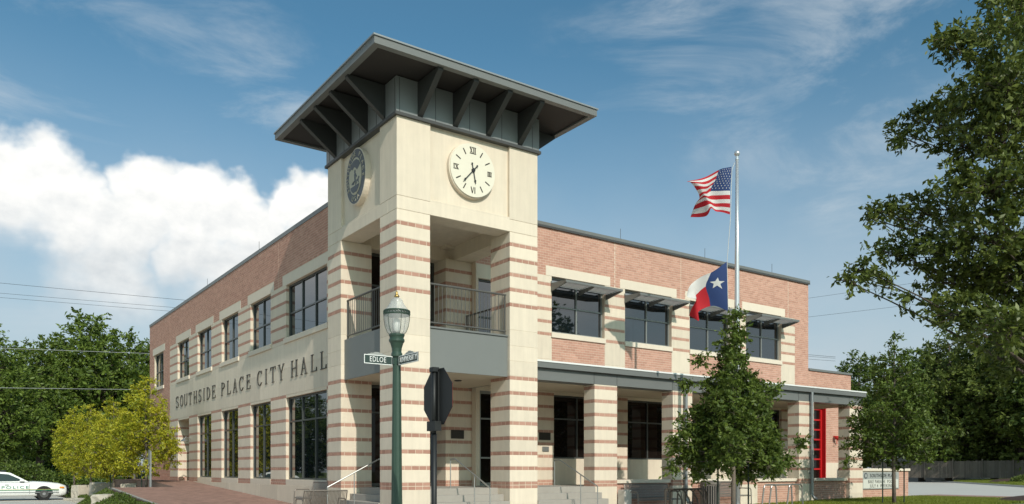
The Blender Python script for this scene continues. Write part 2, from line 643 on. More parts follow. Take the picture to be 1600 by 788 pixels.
vv, vf = [], []
YS = [-60, -6.5, 0, 5, 9.8, 15, 20, 26, 32, 38, 43.3]
for y in YS:
    vv += [(KX(y) + q, y, 0.385 + 0.40 * min(1.0, q / 20.0)) for q in (0.0, 10.0, 20.0, 60.0)]
for j in range(len(YS) - 1):
    for i in range(3):
        vf.append((j * 4 + i, j * 4 + i + 1, j * 4 + i + 5, j * 4 + i + 4))
MB().add(vv, vf).build('verge', GRASS, kind='structure')
for (x0, x1) in ((36.0, 36.03), (44.0, 44.03), (51.0, 51.03)):
    sheet('drive_joint', x0, x1, -6.5, 9.0, 0.254, CONC)

# ------------------------------------------------------------------ the city hall
HALL = thing('city_hall', (0, 0, 0), 'two-storey brick and cream stone city hall with square clock tower and wide grey eaves', 'building')
BRICK_LEFT = [300]
LEFTOVER = MB()                       # band bricks past the limit
BP = 0.0                              # faces of stone and brick lie on the plane, mortar 10 mm behind
MD = 0.006
PITCH = 0.2045
DOUBLE = [(1.03, 1.12), (1.127, 1.216)]
LOWB = [(1.52 + 0.4 * k, 1.62 + 0.4 * k) for k in range(7)]
UPB = [(5.86 + 0.4 * k, 5.96 + 0.4 * k) for k in range(5)]


def lay_row(axis, u0, u1, plane, depth, sgn, z0, z1, parent, shift, single=True):
    """one course of band bricks along X ('x') or Y ('y'); outer face at plane, body behind it"""
    u = u0 - (PITCH / 2 if shift else 0.0)
    while u < u1 - 0.01:
        a, b = max(u, u0), min(u + PITCH, u1)
        u += PITCH
        a2 = a + (0.006 if a > u0 else 0)
        b2 = b - (0.006 if b < u1 else 0)
        if b2 - a2 < 0.015:
            continue
        d = random.uniform(0, 0.002)
        p0, p1 = plane + sgn * d, plane + sgn * depth
        if p0 > p1:
            p0, p1 = p1, p0
        zz0, zz1 = z0 + 0.004, z1 - 0.004
        if single and BRICK_LEFT[0] > 0:
            BRICK_LEFT[0] -= 1
            L_, D_ = b2 - a2, depth - 0.002
            lx, ly = (L_, D_) if axis == 'x' else (D_, L_)
            c = ((a2 + b2) / 2, (p0 + p1) / 2) if axis == 'x' else ((p0 + p1) / 2, (a2 + b2) / 2)
            block('brick', lx, ly, zz1 - zz0, 0.003, BAND, parent, (c[0], c[1], (zz0 + zz1) / 2))
        elif axis == 'x':
            LEFTOVER.box(a2, b2, p0, p1, zz0, zz1)
        else:
            LEFTOVER.box(p0, p1, a2, b2, zz0, zz1)


def courses(bands, z0, z1, splits=()):
    """stone courses between the bands"""
    out, z = [], z0
    for b in sorted(bands) + [(z1, z1)]:
        if b[0] - z > 0.03:
            cuts = [z] + [t for t in splits if z + 0.1 < t < b[0] - 0.1] + [b[0]]
            out += list(zip(cuts[:-1], cuts[1:]))
        z = b[1]
    return out


def pier(name, x0, x1, y0, y1, z0, z1, bands, dbl, faces, splits=(), single=(), parent=HALL):
    """free-standing pier: mortar core, one stone block a course, brick bands"""
    core = MB().box(x0 + MD, x1 - MD, y0 + MD, y1 - MD, z0, z1).build(name, MORTARP, parent)
    allb = [b for b in bands if z0 <= b[0] and b[1] <= z1 + 1e-6]
    for (a, b) in courses(allb + ([(DOUBLE[0][0], DOUBLE[1][1])] if dbl else []), z0, z1, splits):
        bl('stone_block', x0, x1, y0, y1, a + 0.002, b - 0.002, STONE, core)
    rows = [(b, False) for b in allb] + ([(DOUBLE[0], True), (DOUBLE[1], False)] if dbl else [])
    dp = 0.095
    for i, (b, sh) in enumerate(rows):
        sh = sh or i % 2
        if 'S' in faces:
            lay_row('x', x0, x1, y0, dp, 1, b[0], b[1], core, sh, 'S' in single)
        if 'W' in faces:
            lay_row('y', y0 + dp + 0.004, y1 - (dp + 0.004 if 'N' in faces else 0), x0, dp, 1, b[0], b[1], core, sh, 'W' in single)
        if 'N' in faces:
            lay_row('x', x0, x1, y1, dp, -1, b[0], b[1], core, sh, 'N' in single)
        if 'E' in faces:
            lay_row('y', y0 + dp + 0.004, y1 - (dp + 0.004 if 'N' in faces else 0), x1, dp, -1, b[0], b[1], core, sh, 'E' in single)
    return core


T = 4.25
PW = 0.92
ALLB = LOWB + UPB
SP = (0.62, 4.42, 4.82, 5.24)
pier('tower_pillar', 0, PW, 0, PW, -0.1, 7.835, ALLB, True, 'SWNE', SP, 'SW')
pier('tower_pillar', T - PW, T, 0, PW, -0.1, 7.835, ALLB, True, 'SWNE', SP, 'SW')
pier('tower_pillar', 0, PW, T - PW, T, -0.1, 7.835, ALLB, True, 'SWE', SP, 'S')
pier('tower_pillar', T - PW, T, T - PW, T, -0.1, 7.835, ALLB, True, 'SWE', SP, '')

# tower head
up = MB()
up.box(0.09, T - 0.09, 0.09, 0.60, 7.842, 10.11).box(0.09, T - 0.09, T - 0.6, T - 0.09, 7.842, 10.11)
up.box(0.09, 0.60, 0.60, T - 0.6, 7.842, 10.11).box(T - 0.6, T - 0.09, 0.60, T - 0.6, 7.842, 10.11)
up.box(0.60, T - 0.6, 0.60, T - 0.6, 8.25, 8.4)
TW = up.build('tower_wall', STONE, HALL)
for (x0, x1, y0, y1) in ((0, 0.93, 0, 0.93), (T - 0.93, T, 0, 0.93), (0, 0.93, T - 0.93, T), (T - 0.93, T, T - 0.93, T)):
    bl('corner_pier', x0, x1, y0, y1, 8.168, 10.11, STONE, TW, 0.008)
for (x0, x1, y0, y1) in ((0, T, 0, 0.5), (0, T, T - 0.5, T), (0, 0.5, 0.502, T - 0.502), (T - 0.5, T, 0.502, T - 0.502)):
    bl('header_course', x0, x1, y0, y1, 7.84, 8.164, STONE, TW, 0.008)
for (x0, x1, y0, y1) in ((0.9, 3.35, 0.004, 0.4), (0.9, 3.35, T - 0.4, T - 0.004), (0.004, 0.4, 0.9, 3.35), (T - 0.4, T - 0.004, 0.9, 3.35)):
    bl('header_ledge', x0 + 0.02, x1 - 0.02, y0, y1, 8.06, 8.22, STONE, TW, 0.008)

# grey frieze, brackets and the wide roof
fr = MB().box(-0.03, T + 0.03, -0.03, T + 0.03, 10.16, 11.02).build('frieze', FRIEZE, HALL)
MB().box(-0.07, T + 0.07, -0.07, T + 0.07, 10.085, 10.158).build('frieze_trim', GREYD, fr)
for k in range(5):
    x = 0.05 + k * 0.998
    for s in (0, 1):
        MB().box(x, x + 0.012, (-0.036, T + 0.03)[s], (-0.03, T + 0.036)[s], 10.17, 11.0).build('seam', GREYD, fr)
        MB().box((-0.036, T + 0.03)[s], (-0.03, T + 0.036)[s], x, x + 0.012, 10.17, 11.0).build('seam', GREYD, fr)
tri = [(0.0, 10.18), (0.0, 11.0), (1.0, 11.0), (1.0, 10.93)]
for k in range(4):
    c = 0.62 + k * 1.003
    for side in range(4):
        mb = MB()
        if side == 0:
            mb.prism([(-0.03 - a, z) for a, z in tri], c - 0.07, c + 0.07, 'x')
        elif side == 1:
            mb.prism([(-0.03 - a, z) for a, z in tri], c - 0.07, c + 0.07, 'y')
        elif side == 2:
            mb.prism([(T + 0.03 + a, z) for a, z in tri], c - 0.07, c + 0.07, 'x')
        else:
            mb.prism([(T + 0.03 + a, z) for a, z in tri], c - 0.07, c + 0.07, 'y')
        mb.build('bracket', BRKT, HALL)
O = 1.135
e0, e1 = -O, T + O
rf = MB()
rf.add([(e0, e0, 11.19), (e1, e0, 11.19), (e1, e1, 11.19), (e0, e1, 11.19), (T / 2, T / 2, 11.75)], [(0, 1, 4), (1, 2, 4), (2, 3, 4), (3, 0, 4)])
ROOF = rf.build('tower_roof', GREY, HALL)
fa = MB()
for (x0, x1, y0, y1) in ((e0, e1, e0, e0 + 0.16), (e0, e1, e1 - 0.16, e1), (e0, e0 + 0.16, e0 + 0.16, e1 - 0.16), (e1 - 0.16, e1, e0 + 0.16, e1 - 0.16)):
    fa.box(x0, x1, y0, y1, 11.0, 11.165)
fa.build('fascia', GREY, ROOF)
dr = MB()
for (x0, x1, y0, y1) in ((e0 - .03, e1 + .03, e0 - .03, e0 + 0.13), (e0 - .03, e1 + .03, e1 - 0.13, e1 + .03), (e0 - .03, e0 + 0.13, e0 + 0.13, e1 - 0.13), (e1 - 0.13, e1 + .03, e0 + 0.13, e1 - 0.13)):
    dr.box(x0, x1, y0, y1, 11.167, 11.205)
dr.build('drip_edge', GREYL, ROOF)
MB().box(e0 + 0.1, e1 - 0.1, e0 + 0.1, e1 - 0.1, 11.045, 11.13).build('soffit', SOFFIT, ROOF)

# clock on the south face
CK = MB()
n = 48
CX, CZ, CR = 2.14, 9.185, 0.675
CK.prism([(CX + CR * 1.035 * math.cos(2 * math.pi * k / n), CZ + CR * 1.035 * math.sin(2 * math.pi * k / n)) for k in range(n)], 0.10, -0.02, 'y')
clock = CK.build('clock', STONE2, HALL)
MB().prism([(CX + CR * math.cos(2 * math.pi * k / n), CZ + CR * math.sin(2 * math.pi * k / n)) for k in range(n)], 0.0, -0.055, 'y').build('dial', DIAL, clock)


def tick(ang, r0, r1, w, off=0.0, y=-0.062):
    a = R(90 - ang)
    d = Vector((math.cos(a), math.sin(a)))
    p = Vector((-d.y, d.x))
    c = Vector((CX, CZ)) + p * off
    q = [c + d * r0 + p * w, c + d * r1 + p * w, c + d * r1 - p * w, c + d * r0 - p * w]
    return [(v.x, v.y) for v in q]


for h in range(12):
    mb = MB()
    if h % 3:
        mb.prism(tick(h * 30, 0.43, 0.585, 0.013), -0.053, -0.063, 'y')
    else:
        strokes = {0: [(-0.10, 0.085), (0.10, -0.0), (0.10, 0.0)], 3: [], 6: [], 9: []}
        # upright Roman numerals
        gx, gz = CX + 0.505 * math.sin(R(h * 30)), CZ + 0.505 * math.cos(R(h * 30))

        def st(x0, z0, x1, z1, w, k):
            v = Vector((x1 - x0, z1 - z0)).normalized()
            p = Vector((-v.y, v.x)) * w
            mb.prism([(gx + x0 + p.x, gz + z0 + p.y), (gx + x1 + p.x, gz + z1 + p.y), (gx + x1 - p.x, gz + z1 - p.y), (gx + x0 - p.x, gz + z0 - p.y)], -0.053, -0.062 - 0.0004 * k, 'y')
        H_ = 0.08
        if h == 0:
            st(-0.09, H_, -0.02, -H_, 0.012, 0), st(-0.02, H_, -0.09, -H_, 0.007, 1), st(0.02, -H_, 0.02, H_, 0.012, 2), st(0.065, -H_, 0.065, H_, 0.012, 3)
            st(-0.1, H_, 0.09, H_, 0.005, 4), st(-0.1, -H_, 0.09, -H_, 0.005, 5)
        elif h == 3:
            for i, x in enumerate((-0.045, 0.0, 0.045)):
                st(x, -0.055, x, 0.055, 0.013, i)
            st(-0.065, 0.055, 0.065, 0.055, 0.006, 4), st(-0.065, -0.055, 0.065, -0.055, 0.006, 5)
        elif h == 6:
            st(-0.06, H_, -0.02, -H_, 0.012, 0), st(0.02, H_, -0.02, -H_, 0.007, 1), st(0.055, -H_, 0.055, H_, 0.012, 2)
        else:
            st(-0.06, -0.06, -0.06, 0.06, 0.012, 0), st(-0.02, 0.06, 0.06, -0.06, 0.012, 1), st(0.06, 0.06, -0.02, -0.06, 0.007, 2)
            st(-0.08, 0.06, 0.08, 0.06, 0.005, 4), st(-0.08, -0.06, 0.08, -0.06, 0.005, 5)
    mb.build('numeral', BRONZE, clock)
for ang, ln, tail, y in ((168, 0.34, 0.17, -0.075), (222, 0.44, 0.17, -0.083)):
    mb = MB()
    mb.prism(tick(ang, -tail, ln, 0.012), y, y - 0.006, 'y')
    a = R(90 - ang)
    d = Vector((math.cos(a), math.sin(a)))
    for r0, rr in ((ln - 0.07, 0.03), (-tail, 0.026)):
        c = Vector((CX, CZ)) + d * r0
        mb.prism([(c.x + rr * math.cos(t * math.pi / 4), c.y + rr * math.sin(t * math.pi / 4)) for t in range(8)], y - 0.0005, y - 0.0066, 'y')
    mb.build('hand', BLACK, clock)
MB().prism([(CX + 0.05 * math.cos(t * math.pi / 8), CZ + 0.05 * math.sin(t * math.pi / 8)) for t in range(16)], -0.05, -0.095, 'y').build('hub', BLACK, clock)

# town seal on the west face (plane x = 0.09, seen from -X)
SY, SZ, SA, SB = 2.23, 9.25, 0.61, 0.735


def ell(a, b, n=44):
    return [(SY + a * math.cos(2 * math.pi * k / n), SZ + b * math.sin(2 * math.pi * k / n)) for k in range(n)]


seal = MB().prism(ell(SA, SB), 0.10, -0.06, 'x').build('seal', STONE2, HALL)
MB().prism(ell(SA * 0.95, SB * 0.96), -0.05, -0.07, 'x').build('ring', SEALG, seal)
MB().prism(ell(SA * 0.63, SB * 0.66), -0.06, -0.078, 'x').build('inner_rim', SEALC, seal)
MB().prism(ell(SA * 0.58, SB * 0.62), -0.07, -0.083, 'x').build('field', SEALC, seal)


def seal_poly(name, pts, dep=0.0, m_=SEALG):
    # pts in seal space: x to the viewer's right, y up, unit = inner half height
    k = SB * 0.62
    return MB().prism([(SY - p[0] * k, SZ + p[1] * k) for p in pts], -0.08, -0.088 - dep, 'x').build(name, m_, seal)


seal_poly('ground_band', [(-0.62, -0.55), (0.62, -0.55), (0.5, -0.75), (0.25, -0.93), (-0.25, -0.93), (-0.5, -0.75)])
seal_poly('tree_canopy', [(-0.7, 0.45), (-0.45, 0.52), (-0.3, 0.42), (-0.12, 0.55), (0.1, 0.46), (0.3, 0.3), (0.5, 0.4), (0.7, 0.52), (0.55, 0.75), (0.2, 0.93), (-0.2, 0.93), (-0.5, 0.78)])
seal_poly('child_figure', [(-0.05, 0.36), (0.06, 0.36), (0.1, 0.27), (0.08, 0.17), (0.16, 0.1), (0.3, -0.1), (0.27, -0.15), (0.14, 0.0), (0.12, -0.18), (0.16, -0.32), (0.12, -0.55), (0.05, -0.55), (0.05, -0.33), (-0.06, -0.25), (-0.16, -0.36), (-0.42, -0.34), (-0.43, -0.41), (-0.12, -0.47), (-0.02, -0.34), (-0.08, -0.1), (-0.1, 0.1), (-0.05, 0.17), (-0.09, 0.27)])
seal_poly('dog_figure', [(0.2, -0.26), (0.42, -0.24), (0.5, -0.12), (0.62, -0.16), (0.6, -0.24), (0.52, -0.28), (0.5, -0.4), (0.52, -0.5), (0.46, -0.5), (0.42, -0.38), (0.3, -0.38), (0.24, -0.5), (0.18, -0.5), (0.22, -0.36)])
LET = {}


def seal_letter(ch, ang, size, up_out=True):
    me = LET.get((ch, size))
    if me is None:
        me = LET[(ch, size)] = text_mesh('letter', ch, size, SEALC, 0.004)
    a, b = SA * 0.79, SB * 0.81
    # ang measured clockwise from the top as the viewer sees it
    x, z = a * math.sin(R(ang)), b * math.cos(R(ang))
    o = obj('letter', me, seal)
    nrm = Vector((x / (a * a), z / (b * b))).normalized()
    if not up_out:
        nrm = -nrm
    upv = Vector((0, -nrm.x, nrm.y))
    right = Vector((0, -nrm.y, -nrm.x))
    orient(o, right, upv, (-0.074, SY - x, SZ + z))


for i, ch in enumerate("SOUTHSIDE"):
    seal_letter(ch, -118 + i * 14.2, 0.17)
for i, ch in enumerate("PLACE"):
    seal_letter(ch, 32 + i * 16.5, 0.17)
for i, ch in enumerate("USA"):
    seal_letter(ch, 200 - i * 20, 0.19, False)

# balcony
bal = MB().box(0.12, T - 0.12, 0.14, T - 0.12, 4.05, 4.95).build('balcony', CONC, HALL)
for (x0, x1, y0, y1) in ((PW + 0.003, T - PW - 0.003, 0.1, 0.135), (0.1, 0.135, PW + 0.003, T - PW - 0.003), (T - 0.135, T - 0.1, PW + 0.003, T - PW - 0.003)):
    MB().box(x0, x1, y0, y1, 4.0, 5.06).build('balcony_fascia', FASCIA, bal)
    MB().box(x0 - 0.0, x1 + 0.0, y0 - 0.035, y1 + 0.035, 5.062, 5.105).build('fascia_cap', GREY, bal)
MB().box(0.14, T - 0.14, 0.14, T - 0.14, 4.005, 4.048).build('soffit', PLASTER, bal)


def balustrade(p0, p1, name='railing'):
    p0, p1 = Vector(p0), Vector(p1)
    d = p1 - p0
    z0, z1 = 5.22, 6.19
    r = MB().tube([p0 + Vector((0, 0, z1)), p1 + Vector((0, 0, z1))], 0.028, 8).build(name, RAILG, HALL)
    MB().tube([p0 + Vector((0, 0, z0)), p1 + Vector((0, 0, z0))], 0.022, 8).build('bottom_rail', RAILG, r)
    nb = int(d.length / 0.112)
    me = MB().tube([(0, 0, z0), (0, 0, z1)], 0.0095, 6).mesh('baluster', RAILG)
    for k in range(1, nb):
        obj('baluster', me, r, (p0 + d * k / nb))
    pm = MB().tube([(0, 0, 5.1), (0, 0, z1)], 0.024, 6).mesh('post', RAILG)
    for t in (0.012, 0.988):
        obj('post', pm, r, (p0 + d * t))


balustrade((PW, 0.19, 0), (T - PW, 0.19, 0))
balustrade((0.19, PW, 0), (0.19, T - PW, 0))
balustrade((T - 0.19, PW, 0), (T - 0.19, T - PW, 0))


# ---- windows
PANE = {}


def window(axis, u0, u1, z0, z1, plane, cols, zbars, rec=0.11, glass=GLASS, fw=0.055, frame=FRAME, name='window', parent=HALL, out=-1):
    """frame, mullions and one pane per light; plane is the wall face, the window sits rec behind it"""
    def bx(mb, a, b, p, q, c, d):
        if axis == 'x':
            mb.box(a, b, plane - out * p, plane - out * q, c, d)
        else:
            mb.box(plane - out * p, plane - out * q, a, b, c, d)
        return mb
    f = MB()
    bx(f, u0, u1, rec, rec + 0.09, z1 - fw, z1), bx(f, u0, u1, rec, rec + 0.09, z0, z0 + fw)
    bx(f, u0, u0 + fw, rec, rec + 0.09, z0 + fw, z1 - fw), bx(f, u1 - fw, u1, rec, rec + 0.09, z0 + fw, z1 - fw)
    w = f.build(name, frame, parent)
    us = [u0 + fw + (u1 - u0 - 2 * fw) * t for t in ([0] + cols + [1])]
    zs = [z0 + fw] + zbars + [z1 - fw]
    for t in us[1:-1]:
        bx(MB(), t - 0.024, t + 0.024, rec + 0.004, rec + 0.085, z0 + fw, z1 - fw).build('mullion', frame, w)
    for t in zbars:
        bx(MB(), u0 + fw, u1 - fw, rec + 0.009, rec + 0.08, t - 0.024, t + 0.024).build('transom', frame, w)
    for i in range(len(us) - 1):
        for j in range(len(zs) - 1):
            p = rec + 0.045 + random.uniform(0, 0.002)
            mb = MB()
            a, b, c, d = us[i] + 0.02 * (i > 0), us[i + 1] - 0.02 * (i < len(us) - 2), zs[j] + 0.02 * (j > 0), zs[j + 1] - 0.02 * (j < len(zs) - 2)
            bx(mb, a, b, p, p + 0.012, c, d).build('pane', glass, w)
    return w


def wall_mesh(axis, u0, u1, z0, z1, plane, th, holes, out=-1):
    """solid wall with rectangular openings"""
    holes = [(h[0] - 0.006, h[1] + 0.006, h[2], h[3]) for h in holes]
    us = sorted({u0, u1, *[h[0] for h in holes], *[h[1] for h in holes]})
    zs = sorted({z0, z1, *[h[2] for h in holes], *[h[3] for h in holes]})
    us = [u for u in us if u0 <= u <= u1]
    zs = [z for z in zs if z0 <= z <= z1]
    mb = MB()
    for i in range(len(us) - 1):
        j = 0
        while j < len(zs) - 1:
            def solid(k):
                cu, cz = (us[i] + us[i + 1]) / 2, (zs[k] + zs[k + 1]) / 2
                return not any(h[0] < cu < h[1] and h[2] < cz < h[3] for h in holes)
            if not solid(j):
                j += 1
                continue
            k = j
            while k + 1 < len(zs) - 1 and solid(k + 1):
                k += 1
            p, q = plane - out * MD, plane - out * th
            if axis == 'x':
                mb.box(us[i], us[i + 1], min(p, q), max(p, q), zs[j], zs[k + 1])
            else:
                mb.box(min(p, q), max(p, q), us[i], us[i + 1], zs[j], zs[k + 1])
            j = k + 1
    return mb


def wall_bricks(axis, u0, u1, z0, z1, plane, excl, out=-1, ch=0.0812, ln=0.2045):
    """running-bond bricks standing 9 mm proud of the mortar, cut round the excluded rectangles"""
    mb = MB()
    n = int(round((z1 - z0) / ch))
    h = (z1 - z0) / n
    for j in range(n):
        za, zb = z0 + j * h, z0 + (j + 1) * h
        zc = (za + zb) / 2
        cuts = sorted((e[0], e[1]) for e in excl if e[2] < zc < e[3])
        segs, a = [], u0
        for (c0, c1) in cuts:
            if c0 > a:
                segs.append((a, min(c0, u1)))
            a = max(a, c1)
        if a < u1:
            segs.append((a, u1))
        for (s0, s1) in segs:
            k = math.floor((s0 - u0) / ln + (0.5 if j % 2 else 0))
            u = u0 + (k - (0.5 if j % 2 else 0)) * ln
            while u < s1:
                p, q = max(u, s0) + 0.006, min(u + ln, s1) - 0.006
                u += ln
                if q - p < 0.012:
                    continue
                d = random.uniform(0, 0.0025)
                f, g = plane - out * d, plane - out * (MD + 0.012)
                if axis == 'x':
                    vs = [(p, f, za + .006), (q, f, za + .006), (q, f, zb - .006), (p, f, zb - .006), (p, g, za + .006), (q, g, za + .006), (q, g, zb - .006), (p, g, zb - .006)]
                else:
                    vs = [(f, p, za + .006), (f, q, za + .006), (f, q, zb - .006), (f, p, zb - .006), (g, p, za + .006), (g, q, za + .006), (g, q, zb - .006), (g, p, zb - .006)]
                mb.add(vs, [(0, 1, 2, 3), (0, 4, 5, 1), (1, 5, 6, 2), (2, 6, 7, 3), (3, 7, 4, 0)])
    return mb


ZT = 9.33
# ---- west wing, wall plane x = 0.4
A = 0.4
UW = [(5.30, 8.77), (10.30, 12.53), (14.06, 16.27), (17.83, 20.04), (21.58, 23.75), (26.77, 28.95)]
GW = [(5.30, 8.78), (10.30, 12.54), (14.06, 16.30), (17.83, 20.06)]
DOORW = (21.55, 23.70)
UZ0, UZ1, GZ0, GZ1 = 5.90, 7.66, 1.22, 3.93
holes = [(a, b, UZ0, UZ1) for a, b in UW] + [(a, b, GZ0, GZ1) for a, b in GW] + [(DOORW[0], DOORW[1], 1.0, GZ1)]
WEST = wall_mesh('y', T, 30.08, 0.0, ZT, A, 0.36, holes).build('wall', MORTARP, HALL)
for i, (a, b) in enumerate(UW):
    window('y', a, b, UZ0, UZ1, A, [1 / 3, 2 / 3] if i == 0 else [0.5], [6.72])
    bl('lintel', A - 0.004, A + 0.1, max(a - 0.33, T + 0.01), b + 0.33, UZ1 + 0.002, 8.0, STONE2, WEST)
    bl('sill', A - 0.05, A + 0.12, max(a - 0.14, T + 0.01), b + 0.14, 5.73, UZ0 - 0.002, STONE2, WEST)
for i, (a, b) in enumerate(GW):
    window('y', a, b, GZ0, GZ1, A, [1 / 3, 2 / 3] if i == 0 else [0.5], [3.13])
# stone facing between the openings, course by course
STW = [(T + 0.006, 5.30), (8.78, 10.30), (12.54, 14.06), (16.30, 17.83), (20.06, 21.55), (23.70, 25.34)]
for (a, b) in STW:
    for (z0, z1) in courses(LOWB + [(DOUBLE[0][0], DOUBLE[1][1])], 0.2, 4.02, ()):
        if z0 > 1.0:
            bl('stone_block', A, A + 0.1, a, b, z0 + 0.002, z1 - 0.002, STONE, WEST)
    for i, bnd in enumerate(LOWB + DOUBLE):
        lay_row('y', a, b, A, 0.1, 1, bnd[0], bnd[1], WEST, i % 2, False)
UPW = [(T + 0.006, 5.30), (8.77, 10.30), (12.53, 14.06), (16.27, 17.83), (20.04, 21.58), (23.75, 25.34)]
for (a, b) in UPW:
    for (z0, z1) in courses(UPB, 5.73, UZ1):
        lo, hi = (a, b)
        if z0 < UZ0:                              # sills lap over the first course
            lo, hi = a + 0.142, b - 0.142
        if hi > lo:
            bl('stone_block', A, A + 0.1, lo, hi, z0 + 0.002, z1 - 0.002, STONE, WEST)
    for i, bnd in enumerate(UPB):
        lo, hi = (a + 0.145, b - 0.145) if bnd[0] < UZ0 else (a, b)
        if hi > lo:
            lay_row('y', lo, hi, A, 0.1, 1, bnd[0], bnd[1], WEST, i % 2, False)
JY = [T + 0.006, 7.0, 9.54, 11.4, 13.3, 15.18, 17.06, 18.95, 20.8, 22.65, 25.34]
for a, b in zip(JY[:-1], JY[1:]):
    for z0, z1 in ((4.022, 4.90), (4.90, 5.727)):
        bl('stone_panel', A, A + 0.1, a + 0.002, b - 0.002, z0 + 0.002, z1 - 0.002, STONE, WEST, 0.004)
    if b < 21.5 or a > 23.7:
        bl('stone_panel', A - 0.012, A + 0.1, a + 0.002, b - 0.002, 0.0, 1.026, STONE, WEST, 0.004)
bl('stone_panel', A - 0.012, A + 0.1, 20.802, 21.55, 0.0, 1.026, STONE, WEST, 0.004)
bl('stone_panel', A - 0.012, A + 0.1, 23.70, 25.338, 0.0, 1.026, STONE, WEST, 0.004)
for (a, b) in GW:
    bl('sill', A - 0.006, A + 0.12, a, b, 1.03, GZ0 - 0.002, STONE2, WEST, 0.004)
ex = [(max(a - 0.33, T), b + 0.33, UZ1, 8.0) for a, b in UW] + [(T, 25.34, 0, UZ1), (UW[5][0], UW[5][1], UZ0, UZ1), (UW[5][0] - 0.14, UW[5][1] + 0.14, 5.73, UZ0)]
ex += [(y, y + 0.016, 0, ZT) for y in (9.5, 25.34)]
wb = wall_bricks('y', T, 30.08, 0.2, ZT, A, ex).build('bricks', BRICK, WEST, kind='stuff')
# recessed side entrance
dv = wall_mesh('y', DOORW[0] - 0.4, DOORW[1] + 0.3, 1.0, 4.2, A + 1.3, 0.2, [(21.75, 22.75, 1.05, 3.2)]).build('wall', STONE, HALL)
window('y', 21.75, 22.75, 1.05, 3.2, A + 1.3, [], [], 0.06, GLASSD, 0.09, FRAME, 'door')
rv = MB().box(A + 0.02, A + 1.31, 23.685, 23.69, 1.0, 3.93).box(A + 0.37, A + 1.31, 23.691, 23.9, 1.0, 4.1).box(A + 0.37, A + 1.31, 21.35, 21.56, 1.0, 4.1).box(A + 0.37, A + 1.31, 21.561, 23.69, 3.925, 4.1).box(A + 0.02, A + 1.31, 21.56, 23.68, 0.9, 1.04).build('entry_recess', STONE, HALL)
for bnd in LOWB[:-1] + DOUBLE:
    for k in range(7):
        LEFTOVER.box(A + 0.03 + k * 0.1845, A + 0.03 + k * 0.1845 + 0.176, 23.678, 23.684, bnd[0] + 0.004, bnd[1] - 0.004)
# wall lamp beside the side entrance
wl = MB().tube([(A, 21.2, 2.95), (A - 0.22, 21.2, 3.05), (A - 0.3, 21.2, 2.95)], 0.02, 6)
wl.lathe([(0.03, 0.0), (0.16, -0.12), (0.15, -0.14)], 12, (A - 0.3, 21.2, 2.98))
wl.build('wall_lamp', STEEL, HALL)

# lettering: raised serif capitals, one mesh a letter


